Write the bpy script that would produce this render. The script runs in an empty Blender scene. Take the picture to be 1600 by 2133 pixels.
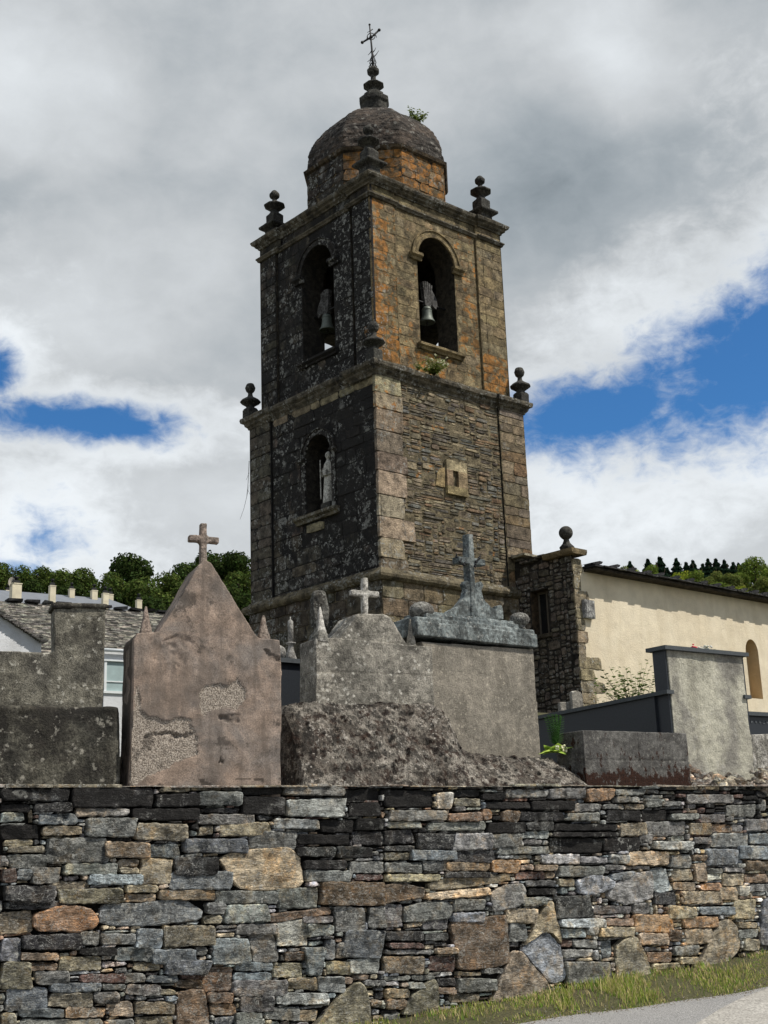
import bpy, bmesh, math, random
import numpy as np
from mathutils import Vector, Matrix
from mathutils.geometry import delaunay_2d_cdt

random.seed(7)
rnd = random.Random(11)
C = bpy.context.scene.collection
SC = bpy.context.scene

# ------------------------------------------------------------------ camera, light, sky
F_PX, PITCH, ROLL, EYE = 2700.0, .2607, -.0351, 1.6
SUN_AZ, SUN_EL = 75.0, 54.0          # azimuth: degrees to the right of straight behind the camera
cam = bpy.data.cameras.new('camera'); camo = bpy.data.objects.new('camera', cam); C.objects.link(camo)
cam.sensor_fit = 'HORIZONTAL'; cam.sensor_width = 36; cam.lens = 36 * F_PX / 1600; cam.clip_start = .1; cam.clip_end = 3000
_R = Vector((1, 0, 0)); _F = Vector((0, math.cos(PITCH), math.sin(PITCH))); _U = _R.cross(_F)
_c, _s = math.cos(ROLL), math.sin(ROLL)
_r = _R * _c + _U * _s; _u = _U * _c - _R * _s
camo.matrix_world = Matrix(((_r.x, _u.x, -_F.x, 0), (_r.y, _u.y, -_F.y, 0), (_r.z, _u.z, -_F.z, EYE), (0, 0, 0, 1)))
SC.camera = camo
SC.view_settings.view_transform = 'Standard'; SC.view_settings.look = 'None'
SC.view_settings.exposure = 0.0; SC.view_settings.gamma = 1
SC.cycles.max_bounces = 5; SC.cycles.diffuse_bounces = 3

tosun = Vector((math.sin(math.radians(SUN_AZ)) * math.cos(math.radians(SUN_EL)),
                -math.cos(math.radians(SUN_AZ)) * math.cos(math.radians(SUN_EL)), math.sin(math.radians(SUN_EL))))
sl = bpy.data.lights.new('sun', 'SUN'); sl.energy = 4.6; sl.angle = math.radians(.6); sl.color = (1, .94, .84)
so = bpy.data.objects.new('sun', sl); C.objects.link(so); so.rotation_euler = tosun.to_track_quat('Z', 'Y').to_euler()


class G:
    """small node-graph helper"""
    def __init__(s, tree):
        s.t = tree; s.t.nodes.clear()
    def n(s, typ, ins=None, **props):
        nd = s.t.nodes.new(typ)
        for k, v in props.items(): setattr(nd, k, v)
        for k, v in (ins or {}).items():
            s.set(nd.inputs[k], v)
        return nd
    def set(s, sock, v):
        if isinstance(v, bpy.types.NodeSocket): s.t.links.new(v, sock)
        else:
            if sock.type == 'RGBA' and not hasattr(v, '__len__'): v = (v, v, v, 1)
            if sock.type == 'RGBA' and len(v) == 3: v = (*v, 1)
            sock.default_value = v
    def vec(s, scale=(1, 1, 1), src=None, loc=(0, 0, 0), kind='Object'):
        if src is None: src = s.n('ShaderNodeTexCoord').outputs[kind]
        return s.n('ShaderNodeMapping', {'Vector': src, 'Scale': scale, 'Location': loc}).outputs[0]
    def noise(s, v, scale, detail=4, rough=.55, dist=0):
        return s.n('ShaderNodeTexNoise', {'Vector': v, 'Scale': scale, 'Detail': detail, 'Roughness': rough, 'Distortion': dist}).outputs['Fac']
    def vor(s, v, scale, feature='F1', rand=1.0):
        return s.n('ShaderNodeTexVoronoi', {'Vector': v, 'Scale': scale, 'Randomness': rand}, feature=feature).outputs['Distance']
    def ramp(s, f, stops):
        nd = s.n('ShaderNodeValToRGB', {'Fac': f}); e = nd.color_ramp.elements
        while len(e) < len(stops): e.new(.5)
        for i, (p, c) in enumerate(stops):
            e[i].position = p; e[i].color = (c, c, c, 1) if not hasattr(c, '__len__') else (*c, 1)
        return nd.outputs[0]
    def mix(s, f, a, b, blend='MIX'):
        nd = s.n('ShaderNodeMix', data_type='RGBA', blend_type=blend)
        s.set(nd.inputs[0], f); s.set(nd.inputs[6], a); s.set(nd.inputs[7], b)
        return nd.outputs[2]
    def m(s, op, a, b=0.0, c=0.0, clamp=False):
        nd = s.n('ShaderNodeMath', operation=op, use_clamp=clamp)
        s.set(nd.inputs[0], a); s.set(nd.inputs[1], b); s.set(nd.inputs[2], c)
        return nd.outputs[0]
    def sstep(s, x, lo, hi):
        nd = s.n('ShaderNodeMapRange', interpolation_type='SMOOTHSTEP')
        s.set(nd.inputs[0], x); nd.inputs[1].default_value = lo; nd.inputs[2].default_value = hi
        return nd.outputs[0]
    def bump(s, h, dist, strength=1.0, normal=None):
        ins = {'Height': h, 'Distance': dist, 'Strength': strength}
        if normal is not None: ins['Normal'] = normal
        return s.n('ShaderNodeBump', ins).outputs[0]
    def attr(s, name, out='Color'):
        return s.n('ShaderNodeAttribute', attribute_name=name).outputs[out]
    def sep(s, v):
        return s.n('ShaderNodeSeparateXYZ', {0: v}).outputs
    def out(s, col, rough=.9, normal=None, **kw):
        b = s.n('ShaderNodeBsdfPrincipled'); s.set(b.inputs['Base Color'], col); s.set(b.inputs['Roughness'], rough)
        if normal is not None: s.set(b.inputs['Normal'], normal)
        b.inputs['Specular IOR Level'].default_value = kw.pop('spec', .25)
        for k, v in kw.items(): s.set(b.inputs[k], v)
        o = s.n('ShaderNodeOutputMaterial'); s.t.links.new(b.outputs[0], o.inputs[0])
        return b


def build_sky():
    w = bpy.data.worlds.new('World'); SC.world = w; w.use_nodes = True
    g = G(w.node_tree)
    sky = g.n('ShaderNodeTexSky', sky_type='NISHITA', sun_disc=False)
    sky.sun_elevation = math.radians(SUN_EL); sky.sun_rotation = math.radians(180 - SUN_AZ)
    sky.air_density = 1.0; sky.dust_density = .3; sky.ozone_density = 2.0
    d = g.n('ShaderNodeTexCoord').outputs['Generated']
    x, y, z = g.sep(d)
    R2D = 57.29578
    az = g.m('MULTIPLY', g.m('ARCTAN2', x, y), R2D)
    el = g.m('MULTIPLY', g.m('ARCSINE', z), R2D)
    # direction-space coordinates: clouds are flatter near the horizon
    v = g.n('ShaderNodeCombineXYZ', {0: g.m('MULTIPLY', az, .1), 1: g.m('MULTIPLY', el, .15), 2: 0.0}).outputs[0]
    big = g.noise(g.vec(src=v, loc=(3.1, 1.7, 0)), 1.1, 3, .5, .3)
    fine = g.noise(g.vec(src=v, loc=(7.1, .4, 2)), 3.2, 8, .62, .25)
    wisp = g.noise(g.vec(src=v, loc=(1.1, 9.4, 5)), 8.0, 6, .6, .5)
    def ell(ca, ce, a, b, rot, k=1.0):
        c_, s_ = math.cos(math.radians(rot)), math.sin(math.radians(rot))
        dx = g.m('SUBTRACT', az, ca); dy = g.m('SUBTRACT', el, ce)
        p = g.m('MULTIPLY_ADD', dx, c_ / a, g.m('MULTIPLY', dy, s_ / a))
        q = g.m('MULTIPLY_ADD', dx, -s_ / b, g.m('MULTIPLY', dy, c_ / b))
        r = g.m('SQRT', g.m('ADD', g.m('MULTIPLY', p, p), g.m('MULTIPLY', q, q)))
        return g.m('MULTIPLY', g.m('SUBTRACT', 1.0, r), k)
    f = None
    for e in ((20.0, 20.9, 12.6, 4.2, 18), (9.6, 18.7, 6.6, 2.2, 6), (-13.8, 18.9, 6.0, 1.2, -2), (-18.3, 20.9, 2.2, 1.5, 0),
              (-15.0, 13.7, 1.3, 1.8, 20, .32), (-17.0, 12.2, 4, .8, 0, .42), (60, 30, 25, 10, 10), (-75, 35, 30, 9, -10), (150, 40, 50, 12, 0), (-140, 25, 30, 8, 0)):
        q = ell(*e)
        f = q if f is None else g.m('MAXIMUM', f, q)
    f = g.m('MAXIMUM', f, -2.0)
    fl = g.m('ADD', f, g.m('MULTIPLY', g.m('SUBTRACT', fine, .5), 1.15))
    fl = g.m('ADD', fl, g.m('MULTIPLY', g.m('SUBTRACT', wisp, .5), .8))
    blue = g.sstep(fl, -.12, .62)
    # brightness of the cloud deck
    edge = g.sstep(fl, -.95, -.05)
    low = g.sstep(el, 19.5, 15.0)
    topl = g.m('MAXIMUM', ell(-17, 33, 7, 5, 0), 0.0)
    leftm = g.m('MAXIMUM', ell(-15, 24, 9, 5, 10), 0.0)
    topr = g.m('MAXIMUM', ell(12, 33.5, 6, 3.5, -20), 0.0)
    mid = g.m('MAXIMUM', ell(9, 28.5, 13, 5, 12), 0.0)
    lowd = g.m('MAXIMUM', ell(-1, 20.5, 7, 5, 0), 0.0)
    b = g.m('MULTIPLY_ADD', g.m('SUBTRACT', big, .5),   .40, .52)
    b = g.m('MULTIPLY_ADD', g.m('SUBTRACT', fine, .5), .19, b)
    b = g.m('MULTIPLY_ADD', g.m('SUBTRACT', wisp, .5), .05, b)
    for q, k in ((edge, .22), (low, .14), (topl, .34), (leftm, .20), (topr, .30), (mid, -.14), (lowd, .08)):
        b = g.m('MULTIPLY_ADD', q, k, b)
    b = g.m('MAXIMUM', b, .2); b = g.m('MINIMUM', b, .92)
    # tint: grey-blue where dark, near white where bright
    tint = g.mix(g.sstep(b, .25, .62), (.84, .98, 1.09), (.96, 1.01, 1.05))
    cl = g.mix(1.0, tint, g.n('ShaderNodeCombineXYZ', {0: b, 1: b, 2: b}).outputs[0], 'MULTIPLY')
    cl10 = g.n('ShaderNodeVectorMath', {0: cl, 1: (10, 10, 10)}, operation='MULTIPLY').outputs[0]
    skyc = g.mix(1.0, sky.outputs[0], (.36, .76, 1.12), 'MULTIPLY')
    final = g.mix(blue, cl10, skyc)
    bg = g.n('ShaderNodeBackground', {'Color': final, 'Strength': .1})
    o = g.n('ShaderNodeOutputWorld'); w.node_tree.links.new(bg.outputs[0], o.inputs[0])

build_sky()

# ------------------------------------------------------------------ geometry helpers
def ray(px, py):
    a, b = px - 800, py - 1066.5
    u = _c * a + _s * b; v = -_s * a + _c * b
    x = u / F_PX; up = -v / F_PX
    return np.array([x, math.cos(PITCH) - up * math.sin(PITCH), math.sin(PITCH) + up * math.cos(PITCH)])

def hit(px, py, o, n):
    d = ray(px, py); c = np.array([0, 0, EYE]); o = np.array(o, float); n = np.array(n, float)
    return c + d * (np.dot(o - c, n) / np.dot(d, n))

def at(px, py, Y):
    """world point seen at a photo pixel, at ground distance Y"""
    return hit(px, py, (0, Y, 0), (0, 1, 0))

class Frame:
    """a vertical frame: local x along a wall, local y away from the street; z is absolute"""
    def __init__(s, o, rot):
        s.o = np.array((o[0], o[1], 0.0)); s.rot = math.radians(rot)
        s.x = np.array([math.cos(s.rot), math.sin(s.rot), 0]); s.y = np.array([-math.sin(s.rot), math.cos(s.rot), 0])
    def loc(s, P): d = P - s.o; return np.array([d @ s.x, d @ s.y, d[2]])
    def Y(s, px, py, y=0): return s.loc(hit(px, py, s.o + s.y * y, s.y))
    def X(s, px, py, x=0): return s.loc(hit(px, py, s.o + s.x * x, s.x))
    def w(s, p): return s.o + s.x * p[0] + s.y * p[1] + np.array([0, 0, p[2]])

W = Frame((0, 11.5), 33)                           # the street wall
T = Frame((-.118, 34), 90 - math.degrees(.8484))   # the tower, origin at its near corner

def srgb(r, g, b):
    f = lambda c: ((c / 255 + .055) / 1.055) ** 2.4 if c > 10 else c / 255 / 12.92
    return (f(r), f(g), f(b))

def _h(ix, iy, iz, seed):
    n = (ix * 374761393 + iy * 668265263 + iz * 2147483647 + seed * 974634777) & 0x7fffffff
    n = ((n ^ (n >> 13)) * 1274126177) & 0x7fffffff
    return ((n ^ (n >> 16)) & 0xffff) / 65535.0

def vnoise(P, seed=0):
    P = np.asarray(P, float); i = np.floor(P).astype(np.int64); f = P - i; f = f * f * (3 - 2 * f); r = 0
    for dx in (0, 1):
        for dy in (0, 1):
            for dz in (0, 1):
                w = (f[:, 0] if dx else 1 - f[:, 0]) * (f[:, 1] if dy else 1 - f[:, 1]) * (f[:, 2] if dz else 1 - f[:, 2])
                r = r + w * _h(i[:, 0] + dx, i[:, 1] + dy, i[:, 2] + dz, seed)
    return r

def fbm(P, sc=1.0, oct=4, seed=0, gain=.5):
    P = np.asarray(P, float) * sc; a = 1.0; t = 0; r = 0
    for k in range(oct):
        r = r + a * (vnoise(P, seed + k * 17) - .5); t += a; a *= gain; P = P * 2.03 + 11.3
    return r / t * 2

class MB:
    """collects polygons of one mesh, with a colour and a stain mask on every face"""
    def __init__(s): s.v = []; s.f = []; s.c = []; s.k = []; s.sm = []
    def add(s, verts, faces, col=(.3, .3, .3), msk=(0, 0, 0), smooth=False):
        o = len(s.v); s.v.extend(verts)
        for f in faces: s.f.append([i + o for i in f]); s.c.append(col); s.k.append(msk); s.sm.append(smooth)
    def box(s, a, b, col=(.3, .3, .3), msk=(0, 0, 0), jit=0.0):
        x0, y0, z0 = a; x1, y1, z1 = b
        v = [(x0, y0, z0), (x1, y0, z0), (x1, y1, z0), (x0, y1, z0), (x0, y0, z1), (x1, y0, z1), (x1, y1, z1), (x0, y1, z1)]
        if jit: v = [tuple(c + rnd.uniform(-jit, jit) for c in p) for p in v]
        s.add(v, [(3, 2, 1, 0), (4, 5, 6, 7), (0, 1, 5, 4), (1, 2, 6, 5), (2, 3, 7, 6), (3, 0, 4, 7)], col, msk)
    def prism(s, pts, y0, y1, col=(.3, .3, .3), msk=(0, 0, 0)):
        """pts (x,z) extruded along y"""
        n = len(pts)
        v = [(p[0], y0, p[1]) for p in pts] + [(p[0], y1, p[1]) for p in pts]
        ar = sum(pts[i][0] * pts[(i + 1) % n][1] - pts[(i + 1) % n][0] * pts[i][1] for i in range(n))
        fr = list(range(n)); bk = list(range(2 * n - 1, n - 1, -1))
        sd = [(i, i + n, (i + 1) % n + n, (i + 1) % n) for i in range(n)]
        fs = [fr, bk] + sd
        if ar < 0: fs = [f[::-1] for f in fs]
        s.add(v, fs, col, msk)
    def lathe(s, prof, cx=0, cy=0, cz=0, n=12, phase=0.0, col=(.3, .3, .3), msk=(0, 0, 0), smooth=True, sx=1, sy=1):
        v = []; f = []
        for r, z in prof:
            for k in range(n):
                a = phase + 2 * math.pi * k / n
                v.append((cx + r * math.cos(a) * sx, cy + r * math.sin(a) * sy, cz + z))
        m = len(prof)
        for i in range(m - 1):
            for k in range(n):
                k2 = (k + 1) % n
                f.append((i * n + k, i * n + k2, (i + 1) * n + k2, (i + 1) * n + k))
        f.append(list(range(n))[::-1]); f.append(list(range((m - 1) * n, m * n)))
        s.add(v, f, col, msk, smooth)
    def tube(s, pts, r0, r1=None, n=6, col=(.3, .3, .3), msk=(0, 0, 0)):
        r1 = r0 if r1 is None else r1; v = []; f = []; m = len(pts)
        for i, p in enumerate(pts):
            p = Vector(p); a = Vector(pts[max(0, i - 1)]); b = Vector(pts[min(m - 1, i + 1)])
            d = (b - a).normalized(); q = d.orthogonal().normalized(); w = d.cross(q); r = r0 + (r1 - r0) * i / max(1, m - 1)
            for k in range(n):
                t = 2 * math.pi * k / n; v.append(tuple(p + q * (r * math.cos(t)) + w * (r * math.sin(t))))
        for i in range(m - 1):
            for k in range(n):
                k2 = (k + 1) % n; f.append((i * n + k, i * n + k2, (i + 1) * n + k2, (i + 1) * n + k))
        f.append(list(range(n))[::-1]); f.append(list(range((m - 1) * n, m * n)))
        s.add(v, f, col, msk, True)
    def ball(s, c, r, sz=(1, 1, 1), n=14, m=9, col=(.3, .3, .3), msk=(0, 0, 0)):
        prof = [(r * math.sin(math.pi * (i + .02) / (m + .04)), -r * sz[2] * math.cos(math.pi * (i + .02) / (m + .04))) for i in range(m + 1)]
        s.lathe(prof, c[0], c[1], c[2], n, 0, col, msk, True, sz[0], sz[1])
    def mesh(s, name):
        me = bpy.data.meshes.new(name); me.from_pydata(s.v, [], s.f)
        a = me.attributes.new('Col', 'FLOAT_COLOR', 'FACE'); b = me.attributes.new('Msk', 'FLOAT_COLOR', 'FACE')
        n = len(s.f)
        ca = np.ones((n, 4), np.float32); ca[:, :3] = s.c; a.data.foreach_set('color', ca.ravel())
        cb = np.ones((n, 4), np.float32); cb[:, :3] = s.k; b.data.foreach_set('color', cb.ravel())
        me.polygons.foreach_set('use_smooth', s.sm)
        me.update(); return me
    def build(s, name, mat, parent=None, **tags):
        return link(name, s.mesh(name), mat, parent, **tags)

def link(name, me, mat, parent=None, **tags):
    o = bpy.data.objects.new(name, me); C.objects.link(o)
    if mat is not None: me.materials.append(mat)
    if parent is not None: o.parent = parent
    for k, v in tags.items(): o[k] = v
    return o

def desat(c, k): m_ = sum(c) / 3; return tuple(m_ + (i - m_) * k for i in c)

def thing(name, label, cat, fr=None, loc=(0, 0, 0), rot=0.0, group=None):
    o = bpy.data.objects.new(name, None); C.objects.link(o); o.empty_display_size = .2
    if fr is not None: o.location = tuple(fr.o); o.rotation_euler = (0, 0, fr.rot)
    else: o.location = loc; o.rotation_euler = (0, 0, rot)
    o['label'] = label; o['category'] = cat
    if group: o['group'] = group
    return o

def voxel(mb, size, fn=None, name='body', smooth=True, join=None):
    """fuse the collected shapes into one skin of about the given grain and displace it by fn(P, N)"""
    me = mb.mesh('tmp'); o = bpy.data.objects.new('tmp', me); C.objects.link(o)
    md = o.modifiers.new('r', 'REMESH'); md.mode = 'VOXEL'; md.voxel_size = size
    dg = bpy.context.evaluated_depsgraph_get(); dg.update()
    res = bpy.data.meshes.new_from_object(o.evaluated_get(dg)); res.name = name
    bpy.data.objects.remove(o); bpy.data.meshes.remove(me)
    n = len(res.vertices); P = np.empty(n * 3); res.vertices.foreach_get('co', P); P = P.reshape(-1, 3)
    N = np.empty(n * 3); res.vertex_normals.foreach_get('vector', N); N = N.reshape(-1, 3)
    if fn is not None:
        P = P + N * np.asarray(fn(P, N)).reshape(-1, 1)
        res.vertices.foreach_set('co', P.ravel())
    res.polygons.foreach_set('use_smooth', [smooth] * len(res.polygons)); res.update()
    return res

# ------------------------------------------------------------------ materials
def newmat(name):
    m = bpy.data.materials.new(name); m.use_nodes = True; return m, G(m.node_tree)

def stone_mat(name, stri=.5, bump=.006, fine=1.0, gain=1.0, white=(.42, .42, .39), edge=0.0, grain=.6):
    """masonry: colour and stains ride on each block, grain and lichen are noise"""
    m, g = newmat(name); v = g.vec(); col = g.attr('Col'); k = g.sep(g.attr('Msk', 'Vector'))
    n1 = g.noise(v, 5 * fine, 6, .6); n2 = g.noise(g.vec((3, 3, 26)), 1.3 * fine, 5, .68, .9); n3 = g.noise(v, 42 * fine, 3, .6)
    c = g.mix(1.0, col, g.ramp(n1, [(.36, .42), (.5, 1.0), (.64, 1.6)]), 'MULTIPLY')
    c = g.mix(stri, c, g.mix(1.0, c, g.ramp(n2, [(.3, .5), (.5, 1.0), (.7, 1.6)]), 'MULTIPLY'))
    c = g.mix(grain, c, g.mix(1.0, c, g.ramp(n3, [(.34, .4), (.5, 1.0), (.66, 1.65)]), 'MULTIPLY'))
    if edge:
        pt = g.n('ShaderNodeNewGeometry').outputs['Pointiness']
        c = g.mix(g.m('MULTIPLY', g.sstep(pt, .52, .60), edge), c, g.mix(1.0, c, (2.3, 2.3, 2.3), 'MULTIPLY'))  # convex edges lightened in the colour, as edge highlights and wear
        hue = g.noise(g.vec(loc=(3, 3, 3)), 3.1 * fine, 5, .7); c = g.mix(g.m('MULTIPLY', g.sstep(hue, .52, .62), .55), c, g.mix(1.0, c, (1.35, 1.05, .72), 'MULTIPLY'))
        c = g.mix(g.m('MULTIPLY', g.sstep(hue, .47, .38), .45), c, g.mix(1.0, c, (.62, .66, .72), 'MULTIPLY'))
        vn = g.m('ABSOLUTE', g.m('SUBTRACT', g.noise(g.vec((1, 1, 1.6), loc=(6, 1, 9)), 3.2 * fine, 4, .7, 1.2), .5))
        c = g.mix(g.m('MULTIPLY', g.sstep(vn, .014, .002), .75), c, (.40, .40, .38))
        vd_ = g.m('ABSOLUTE', g.m('SUBTRACT', g.noise(g.vec((1, 1, 4.5), loc=(2, 8, 3)), 2.8 * fine, 5, .7, .9), .5))
        c = g.mix(g.m('MULTIPLY', g.sstep(vd_, .016, .003), .8), c, g.mix(1.0, c, (.25, .25, .25), 'MULTIPLY'))
        pale = g.noise(g.vec((1.4, 1, 5), loc=(1, 5, 2)), 4.5 * fine, 6, .75, .8); c = g.mix(g.m('MULTIPLY', g.sstep(pale, .56, .66), .5), c, (.34, .34, .33))
    # black crust
    nb = g.noise(g.vec((1, 1, .6)), 2.2 * fine, 6, .65)
    fb = g.sstep(g.m('ADD', nb, g.m('MULTIPLY', g.m('SUBTRACT', k[1], .5), .75)), .50, .64)
    c = g.mix(g.m('MULTIPLY', fb, g.m('MINIMUM', g.m('MULTIPLY', k[1], 3.0), .92)), c, g.mix(n3, (.006, .006, .006), (.028, .026, .025)))
    # orange lichen
    no = g.noise(v, 4.6 * fine, 6, .68, .5)
    fo = g.sstep(g.m('ADD', no, g.m('MULTIPLY', g.m('SUBTRACT', k[0], .5), .5)), .53, .58)
    c = g.mix(g.m('MULTIPLY', fo, g.m('MINIMUM', g.m('MULTIPLY', k[0], 2.5), .82)), c, g.mix(g.sstep(n1, .38, .62), (.15, .075, .02), (.46, .19, .035)))
    # white lichen spots in clusters
    nw = g.noise(v, 1.6 * fine, 3, .6); sp = g.noise(g.vec(loc=(5, 3, 1)), 13 * fine, 3, .6, .3)
    fw = g.m('MULTIPLY', g.sstep(g.m('ADD', nw, g.m('MULTIPLY', k[2], .3)), .60, .74), g.m('MAXIMUM', g.sstep(sp, .58, .63), g.m('MULTIPLY', g.sstep(g.noise(g.vec(loc=(1, 6, 2)), 5 * fine, 6, .75), .53, .60), .7)))
    c = g.mix(g.m('MULTIPLY', fw, g.m('MINIMUM', g.m('MULTIPLY', k[2], 2.0), .85)), c, white)
    if gain != 1: c = g.mix(1.0, c, (gain, gain, gain), 'MULTIPLY')
    nm_ = g.noise(v, 13 * fine, 5, .62, .8)
    h = g.m('ADD', g.m('MULTIPLY', n1, .8), g.m('ADD', g.m('MULTIPLY', n2, stri * .8), g.m('MULTIPLY', n3, .12)))
    if edge: h = g.m('SUBTRACT', h, g.m('MULTIPLY', g.sstep(vd_, .02, .0), .5))
    h = g.m('ADD', h, g.m('MULTIPLY', g.m('ABSOLUTE', g.m('SUBTRACT', nm_, .5)), 2.2))
    g.out(c, .88, g.bump(h, bump * 4, .9)); return m

def concrete_mat(name, a, b, spots=.5, stain=.5, scale=1.0, bump=.004, spotc=(.5, .49, .44), moss=0.0, streak=.5, spotscale=9.0, pit=1.0, zmoss=None, mott=1.0, patch=7.0, grain=.75):
    m, g = newmat(name); v = g.vec()
    n0 = g.noise(v, 1.7 * scale, 5, .6, .3); n1 = g.noise(v, 9 * scale, 6, .66); n2 = g.noise(v, 60 * scale, 3, .65)
    c = g.mix(g.sstep(n0, .42, .58), a, b)
    c = g.mix(mott, c, g.mix(1.0, c, g.ramp(n1, [(.36, .45), (.5, 1.0), (.64, 1.55)]), 'MULTIPLY'))
    c = g.mix(grain, c, g.mix(1.0, c, g.ramp(n2, [(.36, .4), (.5, 1.0), (.64, 1.6)]), 'MULTIPLY'))
    ns = g.noise(g.vec((2.2, 2.2, .7)), 1.1 * scale, 6, .62)
    c = g.mix(g.m('MULTIPLY', g.sstep(ns, .48, .60), streak), c, g.mix(1.0, c, (.28, .27, .26), 'MULTIPLY'))
    nd = g.noise(g.vec(loc=(2, 7, 3)), 3.1 * scale, 8, .72)
    c = g.mix(g.m('MULTIPLY', g.sstep(nd, .515, .575), stain), c, (.020, .018, .016))
    nd2 = g.noise(g.vec(loc=(8, 2, 3)), 14 * scale, 5, .7)
    c = g.mix(g.m('MULTIPLY', g.sstep(nd2, .56, .62), stain), c, (.022, .020, .018))
    # lichen: ragged discs where a slow noise allows, and a fine speckle
    dv = g.vor(v, spotscale * scale); nl = g.noise(g.vec(loc=(9, 1, 4)), 2.0 * scale, 4, .6); jag = g.noise(v, 34 * scale, 4, .75)
    fw = g.m('MULTIPLY', g.sstep(g.m('ADD', dv, g.m('MULTIPLY', jag, .9)), .70, .60), g.sstep(nl, .44, .54))
    c = g.mix(g.m('MULTIPLY', fw, min(1.0, spots * 1.3)), c, spotc)
    nw = g.noise(g.vec(loc=(1, 2, 8)), patch * scale, 8, .78)
    c = g.mix(g.m('MULTIPLY', g.sstep(nw, .57, .63), min(1.0, spots * 1.3)), c, spotc)
    if moss:
        nm = g.noise(g.vec(loc=(4, 4, 4)), 7 * scale, 8, .8)
        c = g.mix(g.m('MULTIPLY', g.sstep(nm, .50, .58), moss), c, g.mix(g.sstep(n1, .4, .6), (.010, .005, .004), (.034, .017, .011)))
    if zmoss:
        nm = g.noise(g.vec((1, 1, .6), loc=(4, 4, 4)), 5.5 * scale, 7, .72); z = g.sep(v)[2]
        f = g.sstep(g.m('ADD', nm, g.m('MULTIPLY', g.sstep(z, zmoss[1], zmoss[0]), .20)), .575, .61)
        c = g.mix(f, c, g.mix(g.sstep(n2, .4, .6), (.008, .004, .003), (.045, .016, .008)))
    h = g.m('ADD', g.m('MULTIPLY', n1, 1.3), g.m('MULTIPLY', n2, .5 * pit))
    g.out(c, .92, g.bump(h, bump * 4, .9)); return m

def plain_mat(name, col, rough=.6, var=.25, scale=8.0, bump=0.0, spec=.3, metallic=0.0, attr=False):
    m, g = newmat(name); v = g.vec(); n = g.noise(v, scale, 5, .6)
    base = g.attr('Col') if attr else col
    c = g.mix(1.0, base, g.ramp(n, [(.3, 1 - var), (.7, 1 + var)]), 'MULTIPLY')
    g.out(c, rough, g.bump(n, bump, .8) if bump else None, spec=spec, Metallic=metallic); return m

def leaf_mat(name, gain=1.0):
    m, g = newmat(name); col = g.attr('Col'); n = g.noise(g.vec(), 3.0, 3)
    c = g.mix(1.0, col, g.ramp(n, [(.3, .7 * gain), (.7, 1.3 * gain)]), 'MULTIPLY')
    d = g.n('ShaderNodeBsdfDiffuse', {'Color': c}); t = g.n('ShaderNodeBsdfTranslucent', {'Color': c})
    mx = g.n('ShaderNodeMixShader', {0: .3, 1: d.outputs[0], 2: t.outputs[0]})
    o = g.n('ShaderNodeOutputMaterial', {0: mx.outputs[0]}); return m

MAT = {}
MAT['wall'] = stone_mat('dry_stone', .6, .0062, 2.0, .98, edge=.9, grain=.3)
MAT['tower'] = stone_mat('tower_stone', .3, .014, .8, .94, (.36, .36, .335))
MAT['mortar'] = stone_mat('mortar', .1, .02, 1.2, .85, (.2, .2, .19))
MAT['leaf'] = leaf_mat('leaves')
MAT['bark'] = plain_mat('bark', (.06, .045, .03), .9, .4, 20, .02)

def ring(mb, path, prof, col, msk, jit=.0, closed=True):
    """sweep a moulding profile [(outward, z)] round an axis-aligned footprint (counter-clockwise)"""
    n = len(path); nr = []
    for i in range(n):
        a, b = path[i], path[(i + 1) % n]; dx, dy = b[0] - a[0], b[1] - a[1]; l = math.hypot(dx, dy)
        nr.append((dy / l, -dx / l))
    pts = []
    for i in range(n):
        a, b = path[i], path[(i + 1) % n]; l = math.hypot(b[0] - a[0], b[1] - a[1]); k = max(1, int(l / .35))
        n0, n1 = nr[i - 1], nr[i]
        off = (n0[0] + n1[0], n0[1] + n1[1])
        pts.append((a, off))
        for j in range(1, k): t = j / k; pts.append(((a[0] + (b[0] - a[0]) * t, a[1] + (b[1] - a[1]) * t), n1))
    v = []; f = []; m = len(pts); q = len(prof)
    for (p, off) in pts:
        jj = rnd.uniform(-jit, jit)
        for o, z in prof: v.append((p[0] + off[0] * (o + jj), p[1] + off[1] * (o + jj), z + rnd.uniform(-jit, jit)))
    for i in range(m):
        i2 = (i + 1) % m
        for j in range(q - 1): f.append((i * q + j, i2 * q + j, i2 * q + j + 1, i * q + j + 1))
    mb.add(v, f, col, msk)

def foot(x0, x1, y0, y1, w, p):
    """square plan with a pilaster of width w standing p proud at every corner"""
    return [(x0, y0), (x0 + w, y0), (x0 + w, y0 + p), (x1 - w, y0 + p), (x1 - w, y0), (x1, y0), (x1, y0 + w), (x1 - p, y0 + w), (x1 - p, y1 - w),
            (x1, y1 - w), (x1, y1), (x1 - w, y1), (x1 - w, y1 - p), (x0 + w, y1 - p), (x0 + w, y1), (x0, y1), (x0, y1 - w), (x0 + p, y1 - w), (x0 + p, y0 + w), (x0, y0 + w)]

# ------------------------------------------------------------------ stones
def shrink(poly, d):
    xs = [p[0] for p in poly]; zs = [p[1] for p in poly]; cx = (min(xs) + max(xs)) / 2; cz = (min(zs) + max(zs)) / 2
    hw = max(.01, (max(xs) - min(xs)) / 2); hh = max(.01, (max(zs) - min(zs)) / 2)
    kx = max(.15, 1 - d / hw); kz = max(.15, 1 - d / hh)
    return [(cx + (x - cx) * kx, cz + (z - cz) * kz) for x, z in poly]

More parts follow.
